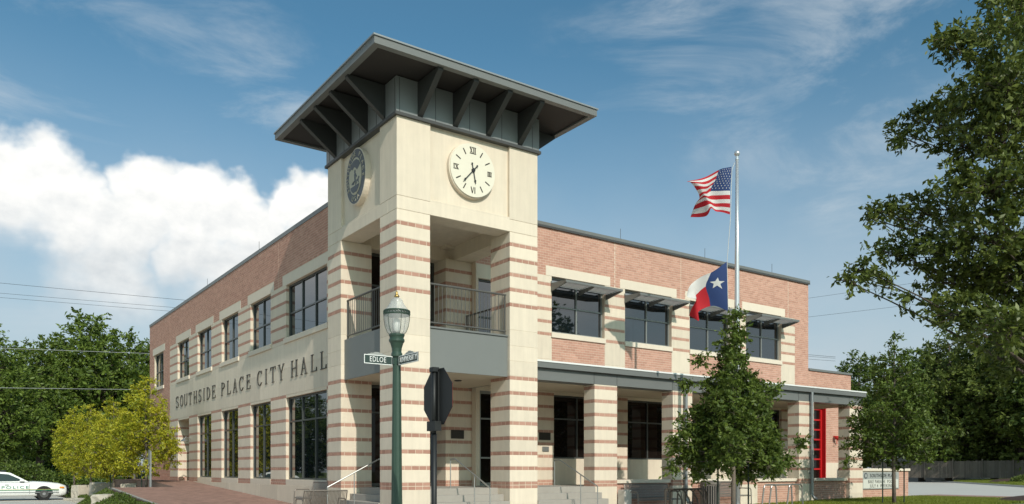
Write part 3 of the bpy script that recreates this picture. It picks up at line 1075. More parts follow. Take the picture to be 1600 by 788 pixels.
def glyph(c, w, h):
    """polygons of a light Roman capital w wide and h high"""
    K, N_, sf = 0.062, 0.026, 0.020          # thick, thin, serif height
    out = []

    def bar(x0, y0, x1, y1, wd):
        v = Vector((x1 - x0, y1 - y0))
        p = Vector((1, 0)) if abs(v.y) > abs(v.x) * 0.35 else Vector((0, 1))
        a = p * wd / 2
        out.append([(x0 - a.x, y0 - a.y), (x0 + a.x, y0 + a.y), (x1 + a.x, y1 + a.y), (x1 - a.x, y1 - a.y)])

    def ser(x, y, wd=0.2):
        s_ = sf if y < h / 2 else -sf
        out.append([(x - wd / 2, y), (x + wd / 2, y), (x + wd / 2, y + s_), (x - wd / 2, y + s_)])

    def arc(cx, cy, rx, ry, a0, a1, ta, tb, n=14):
        """stroke whose width runs from thin at top and bottom to thick at the sides"""
        P = []
        for i in range(n + 1):
            t = R(a0 + (a1 - a0) * i / n)
            k = abs(math.cos(t))
            wd = ta + (tb - ta) * k
            P.append(((cx + (rx) * math.cos(t), cy + (ry) * math.sin(t)), (cx + (rx - wd) * math.cos(t), cy + (ry - min(wd, ta * 1.2)) * math.sin(t))))
        for i in range(n):
            out.append([P[i][0], P[i + 1][0], P[i + 1][1], P[i][1]])
    if c == 'I':
        bar(w / 2, 0, w / 2, h, K), ser(w / 2, 0), ser(w / 2, h)
    elif c == 'L':
        x = K / 2 + 0.05
        bar(x, 0, x, h, K), ser(x, h), ser(x, 0)
        out.append([(x, 0), (w, 0), (w, 0.12), (w - 0.03, 0.12), (w - 0.06, N_), (x, N_)])
    elif c == 'T':
        bar(w / 2, 0, w / 2, h, K), ser(w / 2, 0, 0.22)
        out.append([(0, h), (w, h), (w, h - 0.11), (w - 0.03, h - 0.11), (w - 0.05, h - N_), (0.05, h - N_), (0.03, h - 0.11), (0, h - 0.11)])
    elif c == 'E':
        x = K / 2 + 0.05
        bar(x, 0, x, h, K), ser(x, 0), ser(x, h)
        out.append([(x, 0), (w, 0), (w, 0.12), (w - 0.03, 0.12), (w - 0.06, N_), (x, N_)])
        out.append([(x, h), (w * 0.93, h), (w * 0.93, h - 0.11), (w * 0.93 - 0.03, h - 0.11), (w * 0.93 - 0.05, h - N_), (x, h - N_)])
        out.append([(x, h * 0.53), (w * 0.75, h * 0.53 + 0.05), (w * 0.75, h * 0.53 - 0.08), (w * 0.7, h * 0.53 - N_), (x, h * 0.53 - N_)])
    elif c == 'H':
        for x in (K / 2 + 0.04, w - K / 2 - 0.04):
            bar(x, 0, x, h, K), ser(x, 0, 0.19), ser(x, h, 0.19)
        bar(K, h * 0.52, w - K, h * 0.52, N_)
    elif c == 'A':
        bar(w / 2, h, w * 0.12, 0, N_ * 1.2), bar(w / 2 - 0.01, h, w * 0.88, 0, K)
        ser(w * 0.12, 0, 0.16), ser(w * 0.87, 0, 0.2)
        bar(w * 0.25, h * 0.34, w * 0.74, h * 0.34, N_)
    elif c == 'Y':
        bar(w / 2, 0, w / 2, h * 0.5, K), ser(w / 2, 0)
        bar(w / 2, h * 0.46, w * 0.12, h, K), bar(w / 2 + 0.02, h * 0.46, w * 0.88, h, N_ * 1.2)
        ser(w * 0.12, h, 0.19), ser(w * 0.88, h, 0.16)
    elif c == 'U':
        x0, x1 = K / 2 + 0.04, w - 0.06
        bar(x0, h * 0.3, x0, h, K), ser(x0, h, 0.19), bar(x1, h * 0.3, x1, h, N_ * 1.2), ser(x1, h, 0.15)
        arc((x0 - K / 2 + x1 + 0.02) / 2, h * 0.3, (x1 + 0.02 - x0 + K / 2) / 2, h * 0.31, 180, 360, N_, 0.075)
    elif c == 'O':
        arc(w / 2, h / 2, w / 2, h * 0.51, 0, 360, N_, K, 28)
    elif c == 'C':
        arc(w / 2 + 0.03, h / 2, w / 2, h * 0.51, 42, 318, N_, K, 22)
        out.append([(w - 0.03, h * 0.98), (w, h * 0.98), (w, h * 0.74), (w - 0.03, h * 0.8)])
        bar(w * 0.86, h * 0.14, w, h * 0.2, N_)
    elif c == 'D':
        x = K / 2 + 0.04
        bar(x, 0, x, h, K), ser(x, 0, 0.19), ser(x, h, 0.19)
        arc(x, h / 2, w - x, h / 2, -90, 90, N_, K, 16)
    elif c == 'P':
        x = K / 2 + 0.05
        bar(x, 0, x, h, K), ser(x, 0), ser(x, h)
        arc(x, h * 0.745, w - x, h * 0.255, -90, 90, N_, K * 0.95, 14)
    elif c == 'S':
        arc(w / 2, h * 0.755, w * 0.44, h * 0.255, 40, 250, N_, K * 0.8, 14)
        arc(w / 2, h * 0.25, w * 0.47, h * 0.26, -140, 70, N_, K * 0.85, 14)
        bar(w * 0.22, h * 0.62, w * 0.8, h * 0.38, K * 0.95)
        out.append([(w * 0.86, h), (w * 0.9, h), (w * 0.9, h * 0.76), (w * 0.84, h * 0.82)])
        out.append([(w * 0.06, 0), (w * 0.1, 0), (w * 0.12, h * 0.18), (w * 0.06, h * 0.24)])
    return out


LETTERS = [('S', 24.01, 23.47), ('O', 23.13, 22.6), ('U', 22.38, 21.82), ('T', 21.54, 21.0), ('H', 20.65, 20.1), ('S', 19.8, 19.35), ('I', 19.04, 18.78), ('D', 18.46, 17.94), ('E', 17.62, 17.13), ('P', 16.26, 15.78), ('L', 15.44, 14.98), ('A', 14.66, 14.13), ('C', 13.86, 13.34), ('E', 12.95, 12.5), ('C', 11.71, 11.2), ('I', 10.85, 10.6), ('T', 10.28, 9.75), ('Y', 9.47, 8.91), ('H', 8.23, 7.69), ('A', 7.39, 6.86), ('L', 6.5, 6.05), ('L', 5.74, 5.3)]
for (c, ya, yb) in LETTERS:
    mb = MB()
    for i, pg in enumerate(glyph(c, ya - yb, 0.535)):
        mb.prism([(ya - p[0], 4.55 + p[1]) for p in pg], A - 0.001, A - 0.028 - 0.0005 * (i % 12), 'x')
    mb.build('letter', LETTER, WEST)

# ---- south wing, upper wall plane y = 3.1
B = 3.1
XE = 20.82
RW = [(7.16, 9.43), (10.38, 12.66), (13.62, 15.85), (16.81, 18.99)]
RZ0, RZ1 = 5.98, 7.79
BALW = (4.35, 5.65, 5.0, 7.35)
SOUTH = wall_mesh('x', T + 0.004, XE, 4.3, ZT, B, 0.36, [(a, b, RZ0, RZ1) for a, b in RW] + [BALW]).build('wall', MORTAR, HALL)
window('x', BALW[0], BALW[1], BALW[2], BALW[3], B, [0.5], [6.2], 0.1)
UPS = [(5.65, 7.16), (9.44, 10.37), (12.67, 13.61), (15.86, 16.80), (19.0, 19.9)]
for i, (a, b) in enumerate(RW):
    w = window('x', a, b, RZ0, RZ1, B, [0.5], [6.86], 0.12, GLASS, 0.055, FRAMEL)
    bl('lintel', a - 0.24, b + 0.26, B - 0.004, B + 0.1, RZ1 + 0.002, 8.10, STONE2, SOUTH)
    bl('sill', a - 0.03, b + 0.03, B - 0.045, B + 0.12, 5.81, RZ0 - 0.002, STONE2, SOUTH)
    # sloping sunshade of slats over the window
    sh = thing('sunshade', (0, 0, 0), '', '')
    sh.parent = HALL
    for k in ('label', 'category'):
        if k in sh:
            del sh[k]
    MB().prism([(2.30, 7.45), (2.30, 7.525), (2.33, 7.53), (2.36, 7.515), (2.36, 7.455)], a - 0.06, b + 0.10, 'x').build('front_rail', GREY, sh)
    for t in range(5):
        y = 2.42 + t * 0.135
        MB().prism([(y, 7.44), (y + 0.01, 7.452), (y + 0.085, 7.505), (y + 0.09, 7.49)], a - 0.03, b + 0.07, 'x').build('slat', GREY, sh)
    for x in (a - 0.045, (a + b) / 2 - 0.02, b + 0.045):
        MB().prism([(2.345, 7.435), (2.345, 7.525), (3.085, 7.56), (3.085, 7.30), (2.95, 7.32)], x, x + 0.04, 'x').build('arm', GREY, sh)
    MB().box(a - 0.05, b + 0.09, 3.04, 3.085, 7.565, 7.63).build('back_rail', GREYL, sh)
for (a, b) in UPS:
    for (z0, z1) in courses(UPB, 4.3, RZ1, (5.1,)):
        bl('stone_block', a, b, B, B + 0.1, z0 + 0.002, z1 - 0.002, STONE, SOUTH)
    for i, bnd in enumerate(UPB):
        lay_row('x', a, b, B, 0.1, 1, bnd[0], bnd[1], SOUTH, i % 2, False)
bl('stone_block', T + 0.01, 5.64, B, B + 0.1, 7.36, RZ1, STONE, SOUTH)
ex = [(a - 0.24, b + 0.26, RZ1, 8.10) for a, b in RW] + [(a - 0.03, b + 0.03, 5.81, RZ1) for a, b in RW] + [(a, b, 4.3, RZ1) for a, b in UPS] + [(T, 5.65, 4.3, RZ1)]
ex += [(x, x + 0.016, RZ1, ZT) for x in (9.9, 13.14, 16.3, 19.45)]
wall_bricks('x', T + 0.01, XE, 4.3, ZT, B, ex).build('bricks', BRICK, SOUTH, kind='stuff')
# ground-floor wall behind the colonnade, with the fire-station bay and wing at its east end
GRW = [(7.25, 9.4), (10.5, 12.65), (13.75, 15.9), (16.85, 19.02)]
DOORS = (4.40, 5.70, 1.05, 3.95)
BAY = (19.62, 21.95, 1.04, 4.18)
GSO = wall_mesh('x', T + 0.004, 23.92, 0.2, 4.29, B, 0.36, [(a, b, 1.9, 3.97) for a, b in GRW] + [DOORS, BAY]).build('wall', MORTARP, HALL)
for (a, b) in GRW:
    window('x', a, b, 1.9, 3.97, B, [0.5], [3.2], 0.12, GLASSD)
    bl('stone_panel', a + 0.002, b - 0.002, B, B + 0.1, 1.05, 1.898, STONE, GSO)
for (a, b) in [(5.70, 7.25), (9.4, 10.5), (12.65, 13.75), (15.9, 16.85), (19.02, 19.62)]:
    for (z0, z1) in courses(LOWB + [(DOUBLE[0][0], DOUBLE[1][1])], 1.0, 4.28):
        bl('stone_block', a, b, B, B + 0.1, z0 + 0.002, z1 - 0.002, STONE, GSO)
    for i, bnd in enumerate(LOWB + DOUBLE):
        lay_row('x', a, b, B, 0.1, 1, bnd[0], bnd[1], GSO, i % 2, False)
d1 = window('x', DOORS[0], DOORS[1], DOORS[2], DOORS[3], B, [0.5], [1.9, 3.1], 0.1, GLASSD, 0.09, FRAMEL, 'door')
MB().tube([(5.02, B - 0.02, 1.85), (5.02, B - 0.06, 1.9), (5.02, B - 0.06, 2.35), (5.02, B - 0.02, 2.4)], 0.014, 6).build('door_handle', STEEL, d1)
WING = wall_mesh('x', XE + 0.004, 23.92, 4.292, 5.72, B, 0.36, []).build('wall', MORTAR, HALL)
exb = [(T, BAY[1] + 0.02, 0, 5.2), (BAY[1] + 0.02, 23.92, 0, 1.86)]
wall_bricks('x', XE + 0.004, 23.92, 0.3, 5.72, B, [(XE, 21.97, 0.2, 4.2), (21.97, 23.92, 0.2, 1.86)]).build('bricks', BRICK, WING, kind='stuff')
bl('stone_panel', 21.98, 23.92, B - 0.01, B + 0.1, 0.4, 1.855, STONE, WING)
wc = MB().box(XE + 0.004, 23.97, B - 0.05, B + 0.4, 5.722, 5.81).build('coping', GREY, WING)
MB().box(23.9, 23.92 + 0.0, B + 0.36, B + 9, 0.2, 5.72).build('wall', BRICK, HALL)
# red bay door with a grid of glass lights
bay = MB().box(BAY[0], BAY[0] + 0.1, B + 0.1, B + 0.2, BAY[2], BAY[3]).box(BAY[1] - 0.13, BAY[1], B + 0.1, B + 0.2, BAY[2], BAY[3]).box(BAY[0] + 0.1, BAY[1] - 0.13, B + 0.1, B + 0.2, BAY[3] - 0.09, BAY[3]).box(BAY[0] + 0.1, BAY[1] - 0.13, B + 0.1, B + 0.2, BAY[2], BAY[2] + 0.12).build('bay_door', RED, HALL)
ncol, nrow = 4, 7
for i in range(1, ncol):
    x = BAY[0] + 0.1 + (BAY[1] - BAY[0] - 0.23) * i / ncol
    MB().box(x - 0.035, x + 0.035, B + 0.105, B + 0.19, BAY[2] + 0.12, BAY[3] - 0.09).build('mullion', RED, bay)
for j in range(1, nrow):
    z = BAY[2] + 0.12 + (BAY[3] - BAY[2] - 0.21) * j / nrow
    MB().box(BAY[0] + 0.1, BAY[1] - 0.13, B + 0.109, B + 0.185, z - 0.035, z + 0.035).build('rail', RED, bay)
for i in range(ncol):
    for j in range(nrow):
        x0 = BAY[0] + 0.1 + (BAY[1] - BAY[0] - 0.23) * i / ncol
        z0 = BAY[2] + 0.12 + (BAY[3] - BAY[2] - 0.21) * j / nrow
        MB().box(x0 + 0.03, x0 + (BAY[1] - BAY[0] - 0.23) / ncol - 0.03, B + 0.15, B + 0.165, z0 + 0.03, z0 + (BAY[3] - BAY[2] - 0.21) / nrow - 0.03).build('pane', GLASSD, bay)
MB().box(BAY[1] - 0.03, BAY[1] + 0.012, B - 0.07, B + 0.098, BAY[2], BAY[3]).build('door_jamb', RED, bay)
# alarm horn and red standpipe on the bay wall
horn = MB()
horn.lathe([(0.05, 0.0), (0.10, 0.05), (0.10, 0.12), (0.03, 0.16)], 12, (22.62, B - 0.16, 2.85))
horn.tube([(22.62, B, 2.98), (22.62, B - 0.16, 2.98)], 0.035, 8).tube([(22.62, B - 0.16, 2.9), (22.75, B - 0.2, 2.78)], [0.05, 0.03], 8).tube([(22.62, B - 0.16, 2.85), (22.58, B - 0.18, 2.66)], 0.012, 6)
horn.build('alarm_horn', RED, HALL)
pp = MB().lathe([(0.085, 0.0), (0.085, 0.78), (0.075, 0.84), (0.04, 0.88), (0.0, 0.885)], 14, (22.85, B - 0.5, 1.03))
pp.build('standpipe', RED, HALL)

# plaques
bl('plaque', 3.51, 3.96, T - PW - 0.025, T - PW + 0.01, 2.47, 2.73, BRONZE, HALL)
bl('plaque', 6.64, 7.10, B - 0.025, B + 0.01, 2.49, 2.73, BRONZE, HALL)
bl('plaque', 6.77, 7.03, B - 0.025, B + 0.01, 2.12, 2.28, GREY, HALL)

# glazed screens between the back pillars of the tower
window('x', PW + 0.01, T - PW - 0.01, 5.0, 7.83, T - 0.25, [0.33, 0.66], [6.9], 0.02, GLASSD, 0.08)
window('x', PW + 0.01, T - PW - 0.01, 1.06, 3.99, T - 0.25, [0.33, 0.66], [3.2], 0.02, GLASSD, 0.08)
bl('stone_panel', T - 0.5, T - 0.02, 3.106 + 0.24, T, 7.85, 8.0, STONE, HALL)

# roof, copings, back walls
MB().box(A + 0.36, 12.0, T + 0.01, 29.72, 8.9, 9.05).box(T + 0.4, XE - 0.36, B + 0.36, T + 0.009, 8.9, 9.05).box(12.001, XE - 0.36, T + 0.01, 14.6, 8.9, 9.05).build('roof', CONC, HALL)
cp = MB().box(A - 0.018, A + 0.40, T + 0.02, 30.10, ZT, 9.465).build('coping', GREY, HALL)
MB().box(T + 0.02, XE + 0.05, B - 0.05, B + 0.40, ZT, 9.48).build('coping', GREY, HALL)
MB().box(T + 0.02, XE + 0.045, B - 0.055, B - 0.052, ZT - 0.02, ZT + 0.05).build('coping_drip', GREYD, HALL)
MB().box(A + 0.36, 12.4, 29.72, 30.08, 0.0, ZT).box(12.0, 12.36, 14.97, 29.71, 0.0, ZT).box(12.37, XE, 14.6, 14.96, 0.0, ZT).box(XE - 0.36, XE, B + 0.361, 14.59, 0.0, ZT).build('wall', BRICK, HALL)
MB().box(XE - 0.4, XE + 0.05, B + 0.41, 15.0, ZT, 9.47).build('coping', GREY, HALL)
rodm = MB().tube([(0, 0, 0), (0, 0, 0.42)], 0.008, 5).mesh('lightning_rod', GREYD)
for x in (10.3, 14.6, 18.6):
    obj('lightning_rod', rodm, HALL, (x, B + 0.15, 9.48))
for y in (12.0, 19.0):
    obj('lightning_rod', rodm, HALL, (A + 0.15, y, 9.465))

# ---- colonnade
CX0 = [6.81, 10.10, 13.40, 16.66, 19.86]
for i, x in enumerate(CX0):
    pier('column', x, x + 0.90, 0.60, 1.09, 0.0, 4.06, LOWB, True, 'SWNE', (0.62,), '')
bm = MB().box(T + 0.004, 20.78, 0.62, 1.07, 4.068, 4.40).build('beam', GREY, HALL)
for x in CX0:
    for dx in (-0.01, 0.90):
        MB().box(x + dx, x + dx + 0.012, 0.614, 0.62, 4.075, 4.39).build('seam', GREYD, bm)
cr = MB().box(T + 0.004, 20.82, 0.62, B - 0.06, 4.42, 4.55).build('canopy_roof', GREY, HALL)
MB().box(T + 0.004, 20.84, 0.50, 0.618, 4.405, 4.562).build('gutter', GREY, cr)
MB().box(T + 0.004, 20.86, 0.48, 0.66, 4.564, 4.612).build('flashing', WHITE, cr)
MB().box(T + 0.004, 20.76, 1.072, B - 0.002, 4.06, 4.10).build('soffit', PLASTER, cr)
for x in (5.5, 8.6, 11.9, 15.1, 18.3):
    MB().lathe([(0.10, 0.0), (0.10, 0.025)], 16, (x, 2.05, 4.03)).build('downlight', GREYD, cr)
for x, y in ((1.5, 1.4), (2.7, 1.6), (2.4, 2.8)):
    MB().lathe([(0.10, 0.0), (0.10, 0.025)], 16, (x, y, 3.977)).build('downlight', GREYD, bal)
for x in (10.60, 17.30):
    dpz = MB().tube([(x, 0.50, 4.40), (x, 0.50, 0.62), (x + 0.03, 0.42, 0.5), (x + 0.06, 0.33, 0.47)], 0.052, 10)
    dpz.box(x - 0.06, x + 0.06, 0.555, 0.60, 1.4, 1.44).box(x - 0.06, x + 0.06, 0.555, 0.60, 3.0, 3.04)
    dpz.build('downpipe', GREYL, HALL)
# low walls with stone caps between the columns
for a, b in ((7.712, 10.098), (11.002, 13.398), (14.302, 16.658), (17.562, 19.858)):
    lw = MB().box(a, b, 0.75 + MD, 1.0, 0.0, 1.118).build('low_wall', MORTAR, HALL)
    wall_bricks('x', a, b, 0.144, 1.118, 0.75, []).build('bricks', BRICK, lw, kind='stuff')
    bl('cap', a + 0.001, b - 0.001, 0.68, 1.06, 1.12, 1.23, STONE2, lw)
# porch floor, steps
MB().box(T, 20.75, 1.0, B + 0.3, 0.1, 1.045).box(0.56, T, 0.56, T - 0.26, 0.1, 1.042).build('porch_floor', CONC, HALL)
bl('stone_block', 7.73, 8.02, 0.30, 0.598, 0.2, 0.93, CONCL, HALL)


def flight(kind, u0, u1, top, n=6, rise=0.172, tread=0.29, st0=0.55):
    for k in range(n):
        z1 = 1.045 - rise * k - (0.002 if k == 0 else 0)
        p = st0 - tread * k
        e = 0.003 * k
        if kind == 'S':
            bl('step', u0 + 0.004 + e, u1 - 0.004 - e, p, p + (tread if k else 0.45) - 0.001, 0.1, z1, CONC, HALL, 0.008)
        else:
            bl('step', p, p + (tread if k else 0.0) - 0.001 + (0.0 if k else 0.01), u0 + 0.004 + e, u1 - 0.004 - e, 0.1, z1, CONC, HALL, 0.002 if not k else 0.008)


flight('S', PW, T - PW, 0)
flight('S', T, 6.81, 0)
flight('W', PW, T - PW, 0)


def handrail(pts, posts):
    h = MB().tube(pts, 0.018, 8).build('handrail', STEEL, HALL)
    for (p, zb) in posts:
        MB().tube([(p[0], p[1], zb), p], 0.014, 8).build('post', STEEL, h)
    return h


for X in (1.9, 5.35):
    handrail([(X, 0.66, 1.80), (X, 0.45, 1.815), (X, 0.36, 1.79), (X, -1.20, 1.085)], [((X, 0.66, 1.80), 1.04), ((X, -0.5, 1.40), 0.5), ((X, -1.20, 1.085), 0.05)])
Y = 2.1
handrail([(0.85, Y, 1.84), (0.66, Y, 1.84), (0.56, Y, 1.82), (-0.90, Y, 1.08)], [((0.85, Y, 1.84), 1.04), ((-0.16, Y, 1.45), 0.6), ((-0.90, Y, 1.08), 0.05)])
if LEFTOVER.v:
    LEFTOVER.build('bricks', BAND, HALL, kind='stuff')

# ------------------------------------------------------------------ trees
def leaf_mat(name, c0, c1, trans=0.3, rough=0.5):
    return mat(name, c0, rough, col2=c1, isl=0.7, var=0.6, nscale=1.7, trans=trans, spec=0.35)


BARK = mat('bark', (0.085, 0.065, 0.05), 0.95, var=0.25, nscale=9, bump=0.8, bscale=25)
BARKL = mat('young_bark', (0.17, 0.14, 0.11), 0.95, var=0.2, nscale=12, bump=0.5, bscale=35)
LEAF_OAK = leaf_mat('oak_leaf', (0.045, 0.080, 0.014), (0.17, 0.225, 0.036), 0.35)
LEAF_DARK = leaf_mat('dark_leaf', (0.038, 0.068, 0.013), (0.15, 0.205, 0.034), 0.32)
LEAF_LIVE = leaf_mat('live_oak_leaf', (0.038, 0.060, 0.012), (0.18, 0.215, 0.040), 0.28, 0.45)
LEAF_MID = leaf_mat('mid_green_leaf', (0.050, 0.088, 0.016), (0.20, 0.27, 0.042), 0.35)
LEAF_PALE = leaf_mat('feathery_leaf', (0.055, 0.085, 0.016), (0.19, 0.23, 0.045), 0.35)
LEAF_YEL = leaf_mat('yellow_leaf', (0.16, 0.22, 0.015), (0.64, 0.57, 0.045), 0.4)


def leaf_mesh(name, cents, rng, size, m_, aspect=0.42, droop=0.15, dirs=None):
    """one folded rhombus a leaf at every centre"""
    n = len(cents)
    d = rng.normal(size=(n, 3))
    if dirs is not None:
        d = d * 0.62 + dirs * 1.1
    d[:, 2] -= droop
    d /= np.linalg.norm(d, axis=1)[:, None]
    r = rng.normal(size=(n, 3))
    w = np.cross(d, r)
    w /= np.linalg.norm(w, axis=1)[:, None] + 1e-9
    nn = np.cross(d, w)
    L_ = size * rng.uniform(0.65, 1.3, n)[:, None]
    v = np.empty((n, 4, 3))
    v[:, 0] = cents - d * L_ * 0.5
    v[:, 1] = cents + w * L_ * aspect * 0.5 + nn * L_ * 0.06
    v[:, 2] = cents + d * L_ * 0.5
    v[:, 3] = cents - w * L_ * aspect * 0.5 + nn * L_ * 0.06
    me = bpy.data.meshes.new(name)
    me.vertices.add(n * 4)
    me.vertices.foreach_set('co', v.reshape(-1))
    me.loops.add(n * 4)
    me.loops.foreach_set('vertex_index', np.arange(n * 4, dtype=np.int32))
    me.polygons.add(n)
    me.polygons.foreach_set('loop_start', np.arange(0, n * 4, 4, dtype=np.int32))
    me.polygons.foreach_set('loop_total', np.full(n, 4, dtype=np.int32))
    me.materials.append(m_)
    me.update(calc_edges=True)
    return me


def tree_meshes(lobes, trunk, rng, leaf, nsub, nleaf, subr, lm, bark, twig=0.5, forkz=None, shell=0.55, limb_r=0.35, along=0):
    """trunk: list of (x, y, z, r); lobes: (x, y, z, rx, rz). Every lobe hangs on a limb of its own."""
    mb = MB()
    mb.tube([t[:3] for t in trunk], [t[3] for t in trunk], 10)
    tz = np.array([t[2] for t in trunk])
    tx = np.array([t[0] for t in trunk])
    ty = np.array([t[1] for t in trunk])
    tr = np.array([t[3] for t in trunk])
    cents, dirs = [], []
    for (x, y, z, rx, rz) in lobes:
        hd = math.hypot(x - np.interp(z, tz, tx), y - np.interp(z, tz, ty))
        za = max(tz[0] + (tz[-1] - tz[0]) * 0.3, min(tz[-1], z - 0.55 * hd - 0.2 * rz))
        if forkz is not None:
            za = max(za, forkz)
        p0 = Vector((float(np.interp(za, tz, tx)), float(np.interp(za, tz, ty)), za))
        r0 = float(np.interp(za, tz, tr)) * limb_r
        p1 = Vector((x, y, z))
        mid = p0.lerp(p1, 0.5) + Vector((rng.normal() * 0.08, rng.normal() * 0.08, 0.10)) * (p1 - p0).length
        q = [p0.lerp(mid, t).lerp(mid.lerp(p1, t), t) for t in (0, 0.2, 0.4, 0.6, 0.8, 1.0)]
        mb.tube(q, [max(r0 * (1 - 0.85 * t), 0.006) for t in (0, 0.2, 0.4, 0.6, 0.8, 1.0)], 6, cap=False)
        if along:
            for t_ in np.linspace(0.5, 0.97, along):
                i_ = t_ * 5
                pq = q[int(i_)].lerp(q[min(int(i_) + 1, 5)], i_ - int(i_))
                for _ in range(3):
                    td = rng.normal(size=3)
                    td /= np.linalg.norm(td)
                    tt = rng.uniform(0, 2.0, nleaf)[:, None]
                    cents.append(np.array(pq) + td * tt * subr + rng.normal(size=(nleaf, 3)) * subr * 0.2)
                    dirs.append(np.repeat(td[None, :], nleaf, 0))
        vol = max(0.35, min(2.2, (rx * rx * rz) ** (1 / 3) / subr / 3.0))
        ns = max(5, int(nsub * vol ** 2))
        u = rng.normal(size=(ns, 3))
        u /= np.linalg.norm(u, axis=1)[:, None]
        rad = rng.uniform(shell ** 3, 1, ns) ** (1 / 3) * rng.uniform(0.75, 1.12, ns)
        sc = u * rad[:, None] * np.array([rx, rx, rz]) + np.array([x, y, z])
        for c in sc:
            if rng.random() < twig:
                e = Vector(c)
                s_ = p1.lerp(p0, 0.12 * rng.random())
                mb.tube([s_, s_.lerp(e, 0.5) + Vector(rng.normal(size=3)) * 0.06 * rx, e], [max(r0 * 0.12, 0.006), max(r0 * 0.08, 0.005), 0.004], 4, cap=False)
            sr = subr * rng.uniform(0.7, 1.35)
            out_ = np.array(c) - np.array([x, y, z])
            out_ /= np.linalg.norm(out_) + 1e-6
            for _ in range(3):
                td = out_ * 0.7 + rng.normal(size=3) * np.array([0.75, 0.75, 0.5])
                td /= np.linalg.norm(td)
                k = max(2, int(nleaf / 3 * rng.uniform(0.6, 1.4)))
                tt = rng.uniform(-0.6, 1.1, k)[:, None]
                cents.append(c + td * tt * sr + rng.normal(size=(k, 3)) * sr * 0.17)
                dirs.append(np.repeat(td[None, :], k, 0))
    return mb.mesh('trunk', bark, True), leaf_mesh('crown', np.concatenate(cents), rng, leaf, lm, dirs=np.concatenate(dirs))


def plant_tree(name, loc, meshes, label, group=None, rz=0.0, scale=1.0, cat='tree'):
    t = thing(name, loc, label, cat, group, rz)
    t.scale = (scale, scale, scale)
    obj('trunk', meshes[0], t)
    obj('crown', meshes[1], t)
    return t


def profile_lobes(rng, prof, n, rr, flat=0.8):
    """lobes spread up a crown whose radius at height z is prof (list of z, r)"""
    zs = np.array([p[0] for p in prof])
    rs = np.array([p[1] for p in prof])
    out = []
    for i in range(n):
        t = (i + 0.5) / n
        # denser where the crown is wide
        cum = np.concatenate([[0], np.cumsum((rs[1:] + rs[:-1]) / 2 * np.diff(zs))])
        z = float(np.interp(t * cum[-1], cum, zs))
        r = float(np.interp(z, zs, rs))
        a = i * 2.39996 + rng.normal() * 0.3
        l_ = rr * rng.uniform(0.75, 1.25) * min(1.0, 0.45 + r / max(rs) * 0.6)
        d = max(0.0, r - l_ * 0.7) * rng.uniform(0.55, 1.06)
        out.append((d * math.cos(a), d * math.sin(a), z, l_, l_ * flat))
    return out


# young oak in front of the flagpole
rng = np.random.default_rng(11)
prof = [(1.25, 0.9), (1.6, 1.65), (2.2, 1.75), (2.8, 1.45), (3.4, 1.15), (4.0, 1.0), (4.6, 0.72), (5.2, 0.45), (5.75, 0.22)]
lob = profile_lobes(rng, prof, 46, 0.50)
camr = Vector((0.817, -0.576, 0))
for (dx, z, r) in ((1.95, 2.15, 0.24), (-1.75, 1.5, 0.26), (-1.35, 3.95, 0.2), (1.2, 3.75, 0.22), (-1.6, 2.0, 0.24), (0.1, 5.9, 0.16), (1.55, 1.75, 0.3), (-0.9, 4.6, 0.2)):
    lob.append((camr.x * dx, camr.y * dx, z, r, r * 0.7))
oak = tree_meshes(lob, [(0, 0, -0.1, 0.075), (0.02, 0, 1.2, 0.062), (0.0, 0.03, 2.6, 0.05), (-0.02, 0, 4.2, 0.032), (0, 0, 5.7, 0.012)], rng, 0.14, 58, 30, 0.22, LEAF_OAK, BARKL, 0.5)
plant_tree('oak_tree', (8.86, -2.83, walk_z(9)), oak, 'young green oak with pointed crown in front of the flagpole', 'young trees on the lawn', 0.0, 0.935)
# second young oak by the notice board
rng = np.random.default_rng(23)
prof = [(1.45, 0.9), (1.75, 1.55), (2.4, 1.75), (3.2, 1.6), (3.9, 1.3), (4.6, 0.9), (5.2, 0.5), (5.7, 0.25)]
prof = [(z_, r_ * 0.88) for z_, r_ in prof]
lob = profile_lobes(rng, prof, 46, 0.48)
for (dx, z, r) in ((-1.7, 2.1, 0.24), (-1.65, 1.55, 0.28), (-1.5, 2.9, 0.22), (1.5, 1.8, 0.3), (1.75, 2.5, 0.25)):
    lob.append((camr.x * dx, camr.y * dx, z, r, r * 0.7))
oak2 = tree_meshes(lob, [(0, 0, -0.1, 0.07), (0.0, 0.02, 1.2, 0.06), (0.02, 0.0, 2.8, 0.046), (0, 0, 4.4, 0.03), (0, 0, 5.6, 0.012)], rng, 0.13, 38, 24, 0.22, LEAF_OAK, BARKL, 0.5)
plant_tree('oak_tree', (17.87, -2.33, 0.365), oak2, 'young dark green tree in front of the brick notice board', 'young trees on the lawn')

